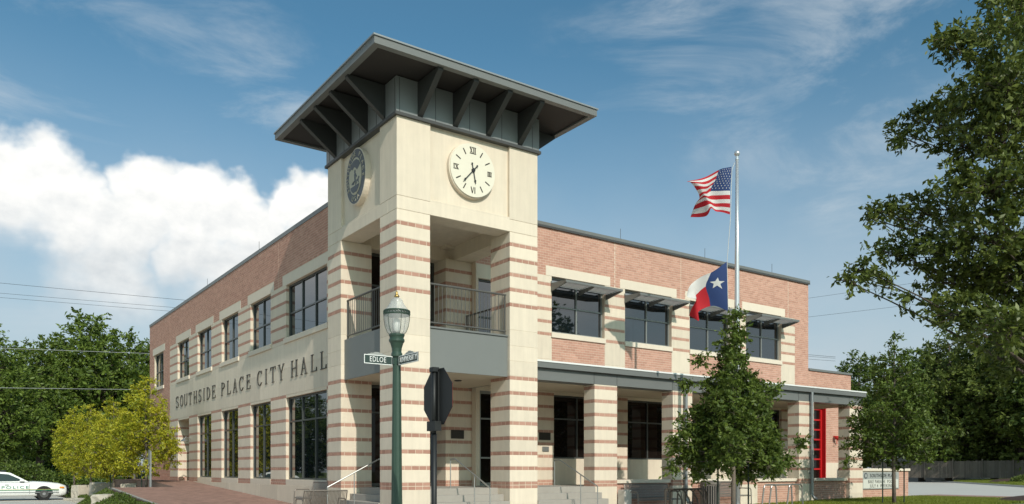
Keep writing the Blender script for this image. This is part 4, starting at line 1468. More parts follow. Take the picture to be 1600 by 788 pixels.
# yellow-green young trees along the parking bays
YT = []
for sd in (3, 5):
    rng = np.random.default_rng(sd)
    prof = [(1.35, 0.7), (1.8, 1.35), (2.5, 1.5), (3.3, 1.3), (4.1, 0.95), (4.8, 0.5), (5.2, 0.2)]
    lob = profile_lobes(rng, prof, 40, 0.46)
    YT.append(tree_meshes(lob, [(0, 0, -0.1, 0.065), (0.02, 0, 1.4, 0.055), (0, 0.02, 3.0, 0.04), (0, 0, 5.0, 0.012)], rng, 0.12, 34, 26, 0.2, LEAF_YEL, BARKL, 0.4))
for i, (x, y, sc, rz, lb) in enumerate(((-1.73, 20.07, 1.05, 0.4, 'tall yellow-green young tree nearest the corner of the city hall'), (-2.15, 25.3, 0.95, 2.1, 'yellow-green young tree second in the row from the grey signpost'),
                                        (-2.44, 30.4, 0.95, 4.0, 'yellowing young tree third in the row from the grey signpost'), (-2.55, 36.0, 1.0, 5.2, 'yellowing young tree nearest the police car, last in its row'))):
    plant_tree('young_tree', (x, y, 0.0), YT[i % 2], lb, 'yellow trees beside the parking bays', rz, sc)

# large spreading live oak whose boughs enter from the right
rng = np.random.default_rng(31)
LO = [(-1.8, 0.08, 6.87, 0.37), (-2.3, 0.14, 6.44, 0.37), (-2.05, 0.61, 6.72, 0.29), (-2.34, 0.66, 6.7, 0.19), (-2.31, 0.07, 5.97, 0.4), (-1.92, 0.53, 6.03, 0.31), (-1.23, 1.18, 6.33, 0.32), (-1.71, 1.26, 6.11, 0.27), (-2.24, 1.27, 5.82, 0.19), (-2.01, 0.2, 5.51, 0.45), (-1.79, 0.74, 5.63, 0.32), (-1.66, 0.07, 5.93, 0.53), (-1.86, -0.01, 4.88, 0.59), (-2.35, 0.18, 4.84, 0.4), (-2.45, 0.49, 4.91, 0.3), (-1.21, 1.19, 5.03, 0.3), (-1.73, 1.34, 4.97, 0.29), (-2.34, 1.38, 4.83, 0.23), (-2.5, 1.49, 4.74, 0.15), (-2.18, 0.26, 4.3, 0.45), (-2.34, 0.62, 4.25, 0.3), (-2.15, 1.19, 4.41, 0.26), (-2.43, 1.37, 4.32, 0.21), (-2.6, 1.62, 4.11, 0.2), (-2.72, 1.73, 3.98, 0.11), (-3.05, 1.09, 3.86, 0.15), (-1.93, 0.99, 4.04, 0.28), (-1.41, 0.77, 3.98, 0.41), (-1.27, 0.3, 3.99, 0.63), (-2.46, 0.42, 3.4, 0.3), (-2.01, 0.79, 3.59, 0.22), (-2.26, 0.09, 3.22, 0.44), (-0.36, 0.61, 2.99, 0.51), (0.05, 0.16, 7.01, 0.76), (-0.54, -0.12, 5.52, 0.79), (-1.11, -0.26, 4.05, 0.76), (-0.28, 0.49, 7.98, 0.51), (-1.34, 0.5, 7.53, 0.32), (0.63, -0.21, 5.17, 0.93), (0.56, -0.23, 6.65, 0.84)]
lob = [(x, y, z, r * 1.02, r * 0.78) for x, y, z, r in LO]
lob += [(1.9, 0.3, 5.5, 0.9, 0.7), (1.6, -1.3, 6.5, 0.9, 0.7), (0.4, -1.6, 5.6, 0.9, 0.7), (-0.8, -1.4, 6.6, 0.8, 0.6), (1.2, 0.9, 7.2, 0.8, 0.6), (2.3, -0.8, 4.6, 0.8, 0.6)]
big = tree_meshes(lob, [(0.4, -0.2, -0.2, 0.26), (0.35, -0.2, 1.2, 0.20), (0.2, -0.1, 2.6, 0.18), (0.0, 0, 4.2, 0.14), (-0.1, 0.1, 5.8, 0.09), (-0.1, 0.2, 7.4, 0.04)], rng, 0.082, 50, 16, 0.11, LEAF_LIVE, BARK, 0.3, None, 0.3, 0.15, 5)
plant_tree('live_oak', (3.1, -13.33, -0.05), big, 'large live oak with small dark leaves, boughs reaching in from the right', cat='tree')

# broad trees of the background
BT = []
for sd, lm, hh in ((41, LEAF_DARK, 1.0), (43, LEAF_PALE, 1.0), (47, LEAF_MID, 1.0)):
    rng = np.random.default_rng(sd)
    prof = ([(2.6, 1.6), (3.6, 3.3)] if sd == 47 else [(1.3, 2.2), (2.8, 3.6)]) + [ (5.0, 4.2), (7.2, 4.0), (9.0, 3.3), (10.6, 2.1), (11.6, 0.9)]
    lob = profile_lobes(rng, prof, 80, 1.25, 0.72)
    BT.append(tree_meshes(lob, [(0, 0, -0.2, 0.32), (0.1, 0, 2.0, 0.25), (0, 0.1, 4.5, 0.2), (0, 0, 7.5, 0.13), (0, 0, 10.5, 0.05)], rng, 0.30, 22, 20, 0.42, lm, BARK, 0.25, None, 0.45, 0.4))
for (x, y, h, w, rz, lb) in ((-1.5, 68.9, 13.9, 0, 0.3, 'dense dark green tree behind the police car'), (3.1, 71.7, 17.2, 1, 1.7, 'tallest dark tree behind the yellow trees, left of the building'),
                             (7.9, 75.5, 16.2, 0, 3.3, 'dark tree against the far left corner of the brick wall'), (-5.9, 57.0, 12.6, 2, 4.4, 'dark leafy tree at the left edge of the picture'),
                             (2.3, 92.0, 15.0, 0, 5.0, 'distant tree glimpsed between the dark trees at left'), (-3.0, 101.0, 15.0, 2, 2.4, 'far tree behind the dark trees at the left edge'), (9.5, 95.0, 14.0, 0, 1.1, 'far tree hidden behind the dark tree by the brick corner')):
    plant_tree('shade_tree', (x, y, -0.05), BT[2], lb, 'dark trees beyond the parking lot', rz, h / 11.9)
for (x, y, h, w, rz, lb) in ((102, 50.9, 18.9, 0, 0.5, 'small far tree showing over the low brick wing'), (83.0, 28.3, 17.2, 1, 1.0, 'feathery light green tree behind the dark young tree'),
                             (85.0, 21.5, 19.8, 1, 2.2, 'feathery green tree at the right edge beyond the driveway'), (84.9, 32.4, 15.8, 2, 3.0, 'rounded tree beyond the driveway behind the notice board'),
                             (88.7, 26.1, 16.5, 0, 3.9, 'dark tree behind the middle of the plank fence at right'), (97.4, 35.8, 17.0, 2, 4.7, 'far tree rising behind the left end of the plank fence'),
                             (100.0, 27.8, 18.0, 1, 5.5, 'far green tree behind the right end of the plank fence'), (83.5, 15.5, 20.0, 0, 0.9, 'tall dark tree filling the right edge behind the oak boughs'),
                             (97.5, 41.8, 15.0, 2, 2.7, 'dark tree behind the notice board, left of the fence'), (115.0, 60.0, 16.0, 0, 1.9, 'distant tree behind the low brick wing'), (112.0, 40.0, 17.0, 2, 0.1, 'distant dark tree closing the view at right')):
    plant_tree('shade_tree', (x, y, 0.2), BT[w], lb, 'trees beyond the driveway', rz, h / 11.9)
# trees across the two streets, which the windows mirror
for i, (x, y, h, w) in enumerate(((-30, 52, 10, 0), (-28, 62, 11, 1), (-30, 73, 11.5, 0), (-29, 84, 12, 0), (-30, 96, 12, 1), (-29, 109, 12.5, 0), (-30, 122, 13, 0), (-29, 137, 13, 1), (-31, 153, 14, 0), (31, -28, 15, 0), (44, -33, 10, 1), (58, -36, 11, 0), (75, -38, 12, 0))):
    plant_tree('street_tree', (x, y, -0.05), BT[w], 'dark street tree mirrored in the %s windows of the city hall' % ('ground-floor west' if x < 0 else 'upper south'), 'street trees mirrored in the windows', i * 1.3, h / 11.9)

# ------------------------------------------------------------------ flagpole and flags
POLE = mat('pole_aluminium', (0.62, 0.63, 0.63), 0.3, 0.6)
FRED = mat('flag_red', (0.55, 0.02, 0.03), 0.8, trans=0.35)
FWHITE = mat('flag_white', (0.78, 0.76, 0.72), 0.8, trans=0.35)
FBLUE = mat('flag_blue', (0.022, 0.05, 0.16), 0.8, trans=0.25)
ROPE = mat('rope', (0.6, 0.58, 0.52), 0.9)
FX, FY = 9.895, -2.116
fp = thing('flagpole', (FX, FY, walk_z(FX)), 'tall silver flagpole with ball top in front of the south wing', 'flagpole')
MB().tube([(0, 0, -0.05), (0, 0, 4.0), (0, 0, 7.5), (0, 0, 10.28)], [0.086, 0.08, 0.064, 0.043], 16).build('pole', POLE, fp, smooth=True)
MB().lathe([(0.0, -0.085), (0.05, -0.07), (0.08, -0.03), (0.085, 0.0), (0.08, 0.03), (0.05, 0.07), (0.0, 0.085)], 14, (0, 0, 10.47)).build('ball', POLE, fp, smooth=True)
MB().lathe([(0.045, 10.27), (0.055, 10.28), (0.045, 10.33), (0.03, 10.39)], 12).build('truck', POLE, fp)
MB().lathe([(0.17, -0.02), (0.17, 0.04), (0.1, 0.09)], 16).build('base_collar', POLE, fp)
FR = Vector((0.817, -0.576, 0))
FF = Vector((0.576, 0.817, 0))
MB().tube([FR * -0.07 + Vector((0, 0, 10.2)), FR * -0.15 + Vector((0, 0, 9.99)), FR * -0.19 + Vector((0, 0, 8.6)), FR * -0.29 + Vector((0, 0, 7.3)), FR * -0.25 + Vector((0, 0, 5.7)), FR * -0.1 + Vector((0, 0, 1.2))], 0.008, 5).build('halyard', ROPE, fp)


def crom(p, t):
    """Catmull-Rom through the control values"""
    n = len(p) - 1
    x = t * n
    i = min(int(x), n - 1)
    f = x - i
    g = lambda k: np.array(p[max(0, min(n, k))], dtype=float)
    a, b, c, d = g(i - 1), g(i), g(i + 1), g(i + 2)
    return 0.5 * ((2 * b) + (c - a) * f + (2 * a - 5 * b + 4 * c - d) * f * f + (3 * b - a - 3 * c + d) * f ** 3)


def flag_surface(ctrl, wave, kx=0.925):
    def P(u, v):
        q = crom([crom(r, u) for r in ctrl], v)
        dep = wave(u, v)
        return Vector((FX, FY, 0)) + FR * q[0] * kx + FF * dep + Vector((0, 0, 1.5 + (q[1] - 1.5) * 0.925))
    return P


def flag(name, P, nu, nv, mi, mats, label):
    base = Vector(P(0, 1))
    vs = [Vector(P(i / nu, j / nv)) - base for j in range(nv + 1) for i in range(nu + 1)]
    fs, ms = [], []
    for j in range(nv):
        for i in range(nu):
            a = j * (nu + 1) + i
            fs.append((a, a + 1, a + nu + 2, a + nu + 1))
            ms.append(mi((i + 0.5) / nu, (j + 0.5) / nv))
    root = thing(name, base, label, 'flag')
    names = {k: n_ for k, (n_, _) in enumerate(mats)}
    for k, (pn, m_) in enumerate(mats):
        mb = MB()
        mb.add(vs, [f for f, q in zip(fs, ms) if q == k])
        me = mb.mesh(pn, m_, True)
        bm_ = bmesh.new()
        bm_.from_mesh(me)
        bmesh.ops.delete(bm_, geom=[v for v in bm_.verts if not v.link_faces], context='VERTS')
        bm_.to_mesh(me)
        bm_.free()
        obj(pn, me, root)
    return root, base


def star_on(mb, P, base, u, v, r, asp):
    e = 1e-3
    for sgn in (-1, 1):
        vs = []
        for k in range(10):
            a = math.pi / 2 + k * math.pi / 5
            rr = r if k % 2 == 0 else r * 0.4
            p = Vector(P(min(max(u - rr * math.cos(a) * asp, 0), 1), min(max(v - rr * math.sin(a), 0), 1)))
            vs.append(p - base + FF * 0.006 * sgn)
        c = Vector(P(u, v)) - base + FF * 0.006 * sgn
        vs.append(c)
        mb.add(vs, [(k, (k + 1) % 10, 10) for k in range(10)])


US = [[(-0.155, 11.036), (-0.346, 10.966), (-0.534, 10.905), (-0.862, 10.723), (-1.226, 10.541), (-1.514, 10.39)], [(-0.17, 10.678), (-0.392, 10.663), (-0.604, 10.632), (-0.831, 10.481), (-1.059, 10.375), (-1.332, 10.369)], [(-0.194, 10.344), (-0.452, 10.344), (-0.716, 10.359), (-0.862, 10.229), (-0.998, 10.147), (-1.059, 10.102)], [(-0.194, 9.92), (-0.422, 9.95), (-0.619, 9.965), (-0.771, 9.98), (-0.922, 10.011), (-1.111, 9.965)], [(-0.2, 9.54), (-0.407, 9.646), (-0.589, 9.677), (-0.725, 9.737), (-0.831, 9.555), (-1.211, 9.616)]]
PU = flag_surface(US, lambda u, v: -0.22 * u * math.sin(7.5 * u + 3.0 * v + 0.4) - 0.25 * u * math.cos(3.2 * v), 1.03)
usf, ub = flag('us_flag', PU, 50, 39, lambda u, v: 2 if (u < 0.4 and v < 7 / 13) else (0 if int(v * 13) % 2 == 0 else 1), (('red_stripes', FRED), ('white_stripes', FWHITE), ('canton', FBLUE)), 'red, white and blue striped flag blowing at the top of the flagpole')
sm = MB()
for row in range(9):
    for c in range(6 if row % 2 == 0 else 5):
        star_on(sm, PU, ub, (0.4 / 12) * (1 + 2 * c + (row % 2)), (7 / 13) / 10 * (row + 1), 0.021, 0.62)
sm.build('stars', FWHITE, usf, kind='stuff')
TX = [[(-0.316, 8.065), (-0.771, 7.731), (-1.135, 7.58), (-1.438, 7.352), (-1.635, 7.079)], [(-0.304, 7.686), (-0.847, 7.534), (-1.18, 7.337), (-1.423, 7.125), (-1.651, 6.867)], [(-0.291, 7.292), (-0.898, 7.316), (-1.226, 7.079), (-1.311, 6.943), (-1.347, 6.806)], [(-0.285, 6.897), (-0.771, 6.958), (-1.211, 6.806), (-1.256, 6.563), (-1.408, 6.624)], [(-0.279, 6.503), (-0.725, 6.7), (-1.18, 6.518), (-1.211, 6.199), (-1.463, 6.412)]]
PT = flag_surface(TX, lambda u, v: -0.25 * u * math.sin(6.5 * u + 2.2 * v + 0.8) - 0.2 * u * math.cos(3.0 * v))
txf, tb = flag('lone_star_flag', PT, 48, 32, lambda u, v: 2 if u < 0.29 else (1 if v < 0.5 else 0), (('red_band', FRED), ('white_band', FWHITE), ('blue_band', FBLUE)), 'blue, white and red flag with one white star, flying low on the pole')
sm = MB()
star_on(sm, PT, tb, 0.145, 0.45, 0.15, 0.62)
sm.build('star', FWHITE, txf)

# ------------------------------------------------------------------ street lamp and street signs
LGREEN = mat('lamp_green', (0.034, 0.066, 0.046), 0.4, 0.1, var=0.1, nscale=12, bump=0.04, bscale=40)
BRASS = mat('brass', (0.45, 0.30, 0.10), 0.35, 0.8)
GLOBE = clear_glass('clear_globe', (0.74, 0.75, 0.73), 0.30)
LX, LY = -3.04, -5.93
lp = thing('street_lamp', (LX, LY, 0.06), 'dark green street lamp with acorn glass globe in front of the tower', 'street lamp')
lo = -0.06
MB().lathe([(0.27, 0.0), (0.27, 0.12), (0.24, 0.16), (0.22, 0.5), (0.16, 0.62), (0.135, 0.7)], 20, (0, 0, 0)).build('base', LGREEN, lp)
MB().lathe([(0.105, 0.68), (0.09, 0.85), (0.085, 1.2), (0.079, 1.8), (0.072, 2.5), (0.066, 3.0), (0.064, 3.27)], 24, (0, 0, 0), flute=0.05).build('shaft', LGREEN, lp)
MB().lathe([(0.072, 3.25), (0.09, 3.27), (0.09, 3.31), (0.075, 3.34), (0.08, 3.40), (0.105, 3.48), (0.125, 3.51), (0.125, 3.54), (0.11, 3.56), (0.115, 3.585), (0.125, 3.60), (0.125, 3.625)], 24).build('capital', LGREEN, lp, smooth=False)
g = MB().lathe([(0.115, 3.625), (0.148, 3.66), (0.184, 3.75), (0.201, 3.86), (0.205, 3.95), (0.20, 4.0), (0.175, 4.03), (0.15, 4.06), (0.122, 4.10), (0.105, 4.13), (0.10, 4.145), (0.10, 4.16), (0.085, 4.18), (0.06, 4.20), (0.035, 4.215)], 28).build('globe', GLOBE, lp, smooth=True)
MB().lathe([(0.03, 4.21), (0.045, 4.23), (0.03, 4.255), (0.018, 4.27), (0.022, 4.285), (0.0, 4.33)], 10).build('finial', BRASS, g, smooth=True)
band = MB()
band.lathe([(0.207, 3.925), (0.212, 3.93), (0.212, 3.94), (0.207, 3.945)], 28).lathe([(0.207, 3.985), (0.212, 3.99), (0.212, 4.0), (0.207, 4.005)], 28)
for k in range(28):
    a0, a1 = 2 * math.pi * k / 28, 2 * math.pi * (k + 1) / 28
    for za, zb in ((3.94, 3.99), (3.99, 3.94)):
        band.tube([(0.212 * math.cos(a0), 0.212 * math.sin(a0), za), (0.212 * math.cos(a1), 0.212 * math.sin(a1), zb)], 0.005, 4, cap=False)
band.build('band', LGREEN, lp)
for k in range(6):
    a = math.pi / 8 + k * math.pi / 3
    MB().tube([(r * math.cos(a), r * math.sin(a), z) for r, z in ((0.122, 3.625), (0.153, 3.66), (0.189, 3.75), (0.206, 3.86), (0.211, 3.95))], 0.0045, 5).build('rib', LGREEN, lp)
MB().lathe([(0.03, 3.63), (0.055, 3.68), (0.05, 3.86), (0.0, 3.9)], 12).build('lamp', mat('lamp_bulb', (0.75, 0.73, 0.66), 0.4), lp, smooth=True)

SIGN = mat('sign_green', (0.030, 0.052, 0.045), 0.45)
SIGNW = mat('sign_white', (0.75, 0.75, 0.72), 0.5)


def name_sign(word, d, n, length, xs, label):
    """blade running from the lamp shaft along d, lettered on the side facing n"""
    d, n = Vector(d), Vector(n)
    z0, h = 3.18, 0.145
    root = thing('street_name_sign', Vector((LX, LY, z0)) + d * 0.08, label, 'street sign')

    def slab(a, b, za, zb, t0, t1):
        vs = []
        for t in (t0, t1):
            for (u, z) in ((a, za), (b, za), (b, zb), (a, zb)):
                vs.append(d * u + n * t + Vector((0, 0, z)))
        return MB().add(vs, [(0, 1, 2, 3), (7, 6, 5, 4), (0, 4, 5, 1), (1, 5, 6, 2), (2, 6, 7, 3), (3, 7, 4, 0)])
    slab(0, length, 0, h, -0.006, 0.006).build('plate', SIGN, root)
    bd = MB()
    for (a, b, za, zb) in ((0.0, length, 0, 0.012), (0.0, length, h - 0.012, h), (0, 0.012, 0.012, h - 0.012), (length - 0.012, length, 0.012, h - 0.012)):
        q = slab(a, b, za, zb, -0.0085, 0.0085)
        bd.add(q.v, q.f)
    bd.build('border', SIGNW, root)
    # scrolled crest along the top edge
    cr_ = MB()
    m_ = length * 0.55
    pr = [(-0.16, 0.0), (-0.15, 0.012), (-0.12, 0.014), (-0.10, 0.03), (-0.06, 0.028), (-0.035, 0.045), (0.035, 0.045), (0.06, 0.028), (0.10, 0.03), (0.12, 0.014), (0.15, 0.012), (0.16, 0.0)]
    vs = [d * (m_ + u) + n * t + Vector((0, 0, h + 0.001 + z)) for t in (-0.005, 0.005) for (u, z) in pr]
    k = len(pr)
    cr_.add(vs, [tuple(range(k)), tuple(range(2 * k - 1, k - 1, -1))] + [(i, i + k, (i + 1) % k + k, (i + 1) % k) for i in range(k)])
    cr_.build('crest', mat('crest_grey', (0.30, 0.31, 0.29), 0.5), root)
    right = Vector((0, 0, 1)).cross(n)
    o = obj('lettering', text_mesh('lettering', word, 0.118, SIGNW, 0.003, xs, 1.12), root)
    orient(o, right, (0, 0, 1), d * (length * 0.52) + n * 0.009 + Vector((0, 0, h * 0.5)))
    MB().box(-0.03, 0.03, -0.03, 0.03, 0.02, h - 0.02).build('bracket', SIGN, root, -d * 0.02)
    return root


name_sign('EDLOE', (-1, 0, 0), (0, -1, 0), 0.49, 0.74, 'dark green street-name blade reading EDLOE on the lamp post')
name_sign('UNIVERSITY', (0, -1, 0), (-1, 0, 0), 0.63, 0.78, 'dark green street-name blade reading UNIVERSITY on the lamp post')

# ------------------------------------------------------------------ stop sign seen from behind
SX, SYY = -3.55, -8.02
stp = thing('stop_sign', (SX, SYY, 0.05), 'back of a dark octagonal stop sign on a black post', 'traffic sign')
oc = [(0.381 / math.cos(math.pi / 8) * math.cos(math.pi / 8 + k * math.pi / 4), 2.455 + 0.381 / math.cos(math.pi / 8) * math.sin(math.pi / 8 + k * math.pi / 4)) for k in range(8)]
MB().prism(oc, 0.055, 0.062, 'x').build('back_plate', BLACK, stp)
MB().prism([(p[0] * 0.99, 2.455 + (p[1] - 2.455) * 0.99) for p in oc], 0.0625, 0.066, 'x').build('face', RED, stp)
t = obj('lettering', text_mesh('lettering', 'STOP', 0.33, SIGNW, 0.002, 0.85), stp)
orient(t, (0, 1, 0), (0, 0, 1), (0.069, 0, 2.455))
MB().tube([(0, 0, -0.1), (0, 0, 1.95)], 0.038, 12).tube([(0, 0, 1.9), (0, 0, 2.84)], 0.032, 12).build('post', BLACK, stp, smooth=True)
MB().box(-0.05, 0.05, -0.11, 0.11, 1.99, 2.12).build('clamp', BLACK, stp)
MB().box(-0.045, 0.05, -0.05, 0.05, 2.79, 2.85).build('clamp', BLACK, stp)
MB().box(0.034, 0.054, -0.05, 0.05, 2.1, 2.82).build('mount_bar', BLACK, stp)
for z in (2.25, 2.66):
    MB().lathe([(0.02, 0), (0.02, 0.02)], 8, (0, 0, 0)).build('bolt', GREYL, stp, (0.03, 0.06, z))

# ------------------------------------------------------------------ benches, racks, bin
BENCH = mat('bench_steel', (0.20, 0.175, 0.15), 0.45, 0.4, var=0.1, nscale=6)
RACK = mat('rack_brown', (0.085, 0.07, 0.055), 0.4, 0.4)
RACKG = mat('rack_grey', (0.25, 0.24, 0.22), 0.35, 0.5)


def bench(loc, rz, length, label):
    """strap-steel bench: curved seat and back of flat straps, looped arms; faces its own -Y"""
    b = thing('bench', loc, label, 'bench', 'steel strap benches', rz)
    h = length / 2
    prof = [(-0.30, 0.40), (-0.26, 0.44), (-0.10, 0.435), (0.08, 0.425), (0.16, 0.47), (0.22, 0.62), (0.29, 0.86)]
    seat, back = MB(), MB()
    n = int(length / 0.038)
    for k in range(n):
        x = -h + 0.03 + (length - 0.06) * (k + 0.5) / n
        for mb, pr in ((seat, prof[:5]), (back, prof[4:])):
            vs = []
            for (y, z) in pr:
                vs += [(x - 0.012, y, z), (x + 0.012, y, z)]
            mb.add(vs, [(2 * i, 2 * i + 1, 2 * i + 3, 2 * i + 2) for i in range(len(pr) - 1)])
    fr_ = MB()
    for (y, z) in (prof[0], prof[4], prof[6]):
        fr_.tube([(-h, y, z), (h, y, z)], 0.017, 8)
    fr_.build('frame', BENCH, b)
    seat.build('seat', BENCH, b)
    back.build('backrest', BENCH, b)
    for x in (-h, h):
        MB().tube([(x, -0.33, 0.0), (x, -0.32, 0.42), (x, -0.31, 0.60), (x, -0.27, 0.645), (x, 0.12, 0.645), (x, 0.20, 0.58)], 0.017, 8).build('arm', BENCH, b)
        MB().tube([(x, 0.29, 0.86), (x, 0.20, 0.58), (x, 0.16, 0.42), (x, 0.20, 0.2), (x, 0.26, 0.0)], 0.017, 8).build('leg', BENCH, b)
    return b


bench((8.9, 0.30, walk_z(8.9)), 0, 1.85, 'brown steel bench against the low brick wall beside the steps')
bench((12.3, 0.30, walk_z(12.3)), 0, 1.75, 'brown steel bench behind the young oak and the flagpole')
bench((-0.02, 5.25, ramp_z(5.2)), -math.pi / 2, 1.5, 'dark steel bench set against the stone wall left of the tower')
bench((-0.95, 2.35, ramp_z(2.3) - 0.03), math.pi, 1.15, 'steel bench with its back to the street by the left steps')

lit = thing('litter_bin', (11.22, 0.05, walk_z(11.2)), 'round slatted steel litter bin between the two benches', 'bin')
MB().lathe([(0.27, 0.03), (0.27, 0.75)], 18).build('liner', GREYD, lit)
for k in range(26):
    a = 2 * math.pi * k / 26
    o = MB().box(-0.014, 0.014, 0.30, 0.312, 0.04, 0.80).build('slat', BENCH, lit)
    o.rotation_euler = (0, 0, a)
MB().lathe([(0.30, 0.80), (0.335, 0.81), (0.335, 0.88), (0.25, 0.93), (0.15, 0.93)], 24).build('rim', BENCH, lit)
MB().lathe([(0.3, 0.0), (0.3, 0.04)], 18).build('foot', BENCH, lit)


def rack(loc, hoops, m_, label, slant):
    r = thing('bike_rack', loc, label, 'bike rack', 'bike racks on the front walk')
    for (a, b, hh) in hoops:
        P = [(a - slant, 0, -0.02), (a, 0, hh - 0.16)]
        P += [(a + 0.13 - 0.13 * math.cos(t), 0, hh - 0.13 + 0.13 * math.sin(t)) for t in (0.3, 0.8, 1.3)]
        P += [(b - 0.13 + 0.13 * math.cos(t), 0, hh - 0.13 + 0.13 * math.sin(t)) for t in (1.3, 0.8, 0.3)]
        P += [(b, 0, hh - 0.16), (b + slant * 0.4, 0, -0.02)]
        MB().tube(P, 0.026, 10).build('hoop', m_, r)
    for x in hoops[0][:1]:
        MB().box(hoops[0][0] - 0.06, hoops[-1][1] + 0.08, -0.035, 0.035, 0.0, 0.012).build('base_bar', m_, r)
    return r


def rack2(loc, m_, label, length):
    r = thing('bike_rack', loc, label, 'bike rack', 'bike racks on the front walk')
    P = [(0, 0, -0.02), (0.0, 0, 0.76), (0.02, 0, 0.775), (length - 0.3, 0, 0.775), (length - 0.12, 0, 0.74), (length - 0.03, 0, 0.62), (length, 0, -0.02)]
    MB().tube(P, 0.028, 10).build('top_rail', m_, r)
    for x in (0.32, 0.62, 0.95, 1.25):
        MB().tube([(x, 0.0, 0.775), (x + 0.03, -0.08, 0.74), (x + 0.10, -0.22, 0.5), (x + 0.14, -0.30, -0.02)], 0.022, 8).build('bar', m_, r)
        MB().tube([(x, 0.0, 0.775), (x - 0.02, 0.1, 0.70), (x - 0.03, 0.14, -0.02)], 0.022, 8).build('bar', m_, r)
    return r


rack2((7.6, -1.5, walk_z(7.6)), RACK, 'dark brown bike rack in front of the steel bench by the steps', 1.75)
rack((12.3, -1.2, walk_z(12.6)), ((0.0, 0.62, 0.78), (0.36, 1.42, 0.775), (1.28, 1.98, 0.78)), RACKG, 'grey tubular bike rack on the walk right of the young oak', 0.12)

# ------------------------------------------------------------------ notice board
mon = thing('notice_board', (23.1, 1.4, 0.36), 'low brick notice board with stone cap and black lettering beside the colonnade', 'sign')
MB().box(-2.1, 2.1, -0.2 + MD, 0.2, -0.1, 1.13).build('core', MORTAR, mon)
wall_bricks('x', -2.1, 2.1, 0.0, 1.13, -0.2, [(-1.48, 1.3, 0.38, 1.1)]).build('bricks', BRICK, mon, kind='stuff')
MB().cbox(-2.16, 2.16, -0.26, 0.26, 1.132, 1.24, 0.01).build('cap', STONE2, mon)
PANELG = mat('board_grey', (0.33, 0.34, 0.32), 0.5)
PANELW = mat('board_white', (0.62, 0.61, 0.54), 0.4)
bd = MB().box(-1.45, 1.27, -0.24, -0.17, 0.39, 1.09).build('panel', PANELG, mon)
MB().box(-1.40, 1.22, -0.246, -0.242, 0.43, 0.79).build('message_field', PANELW, bd)
for k, (txt, x, z, sz, xs) in enumerate((('SOUTHSIDE PLACE', 0.08, 0.94, 0.21, 1.0), ('BIKE PARADE  POOL', -0.08, 0.69, 0.19, 1.0), ('JULY 4  WEEKEND', -0.06, 0.515, 0.19, 1.0))):
    o = obj('lettering', text_mesh('lettering', txt, sz, BLACK, 0.002, xs, 1.15), bd)
    orient(o, (1, 0, 0), (0, 0, 1), (x, -0.248, z))
MB().prism([(-1.22 + 0.12 * math.cos(2 * math.pi * k / 20), 0.94 + 0.12 * math.sin(2 * math.pi * k / 20)) for k in range(20)], -0.243, -0.248, 'y').build('emblem_ring', SEALG, bd)
MB().prism([(-1.22 + 0.075 * math.cos(2 * math.pi * k / 16), 0.94 + 0.075 * math.sin(2 * math.pi * k / 16)) for k in range(16)], -0.2485, -0.251, 'y').build('emblem_field', PANELG, bd)

# ------------------------------------------------------------------ police car
CWHITE = mat('car_white', (0.78, 0.78, 0.76), 0.25, spec=0.5)
CGREEN = mat('car_green', (0.02, 0.20, 0.10), 0.35)
CGOLD = mat('car_gold', (0.55, 0.42, 0.12), 0.4)
TYRE = mat('tyre', (0.012, 0.012, 0.012), 0.9)
RIM = mat('hub_steel', (0.30, 0.30, 0.30), 0.4, 0.6)
AMBER = mat('amber_lens', (0.75, 0.28, 0.03), 0.25)
LENS = mat('lamp_lens', (0.6, 0.62, 0.62), 0.15)
CARGLASS = glass_mat('car_glass', (0.012, 0.018, 0.018), 1.6, 0.0)
car = thing('police_car', (-6.2, 31.65, -0.02), 'white police sedan with green lettering parked by the yellow trees', 'police car')
# x forward, length 5.35; sections: x, half width, z sill, z shoulder, z top
sec = [(2.68, 0.80, 0.34, 0.56, 0.70), (2.60, 0.88, 0.26, 0.60, 0.78), (2.35, 0.94, 0.22, 0.70, 0.87), (1.9, 0.97, 0.22, 0.76, 0.93), (1.2, 0.985, 0.22, 0.80, 0.98), (0.85, 0.985, 0.22, 0.80, 0.96),
       (0.2, 0.99, 0.22, 0.82, 0.97), (-0.8, 0.99, 0.22, 0.83, 0.98), (-1.5, 0.985, 0.22, 0.84, 0.99), (-2.0, 0.975, 0.24, 0.84, 0.995), (-2.45, 0.94, 0.28, 0.82, 0.97), (-2.66, 0.82, 0.36, 0.74, 0.90)]
mb = MB()
ring = []
for (x, w, zs, zh, zt) in sec:
    pts = [(0, zs - 0.02), (-w * 0.9, zs), (-w * 0.985, zs + 0.10), (-w, (zs + zh) / 2 + 0.02), (-w * 0.985, zh), (-w * 0.94, zh + (zt - zh) * 0.55), (-w * 0.82, zt - 0.012), (-w * 0.45, zt + 0.004), (0, zt + 0.012)]
    pts = pts + [(-y, z) for (y, z) in pts[-2:0:-1]]
    ring.append([(x, y, z) for (y, z) in pts])
n = len(ring[0])
for r_ in ring:
    mb.v += r_
for i in range(len(ring) - 1):
    for k in range(n):
        mb.f.append((i * n + k, i * n + (k + 1) % n, (i + 1) * n + (k + 1) % n, (i + 1) * n + k))
        mb.m.append(0)
mb.f += [tuple(range(n))[::-1], tuple(range((len(ring) - 1) * n, len(ring) * n))]
mb.m += [0, 0]
body = mb.build('body', CWHITE, car, smooth=True)
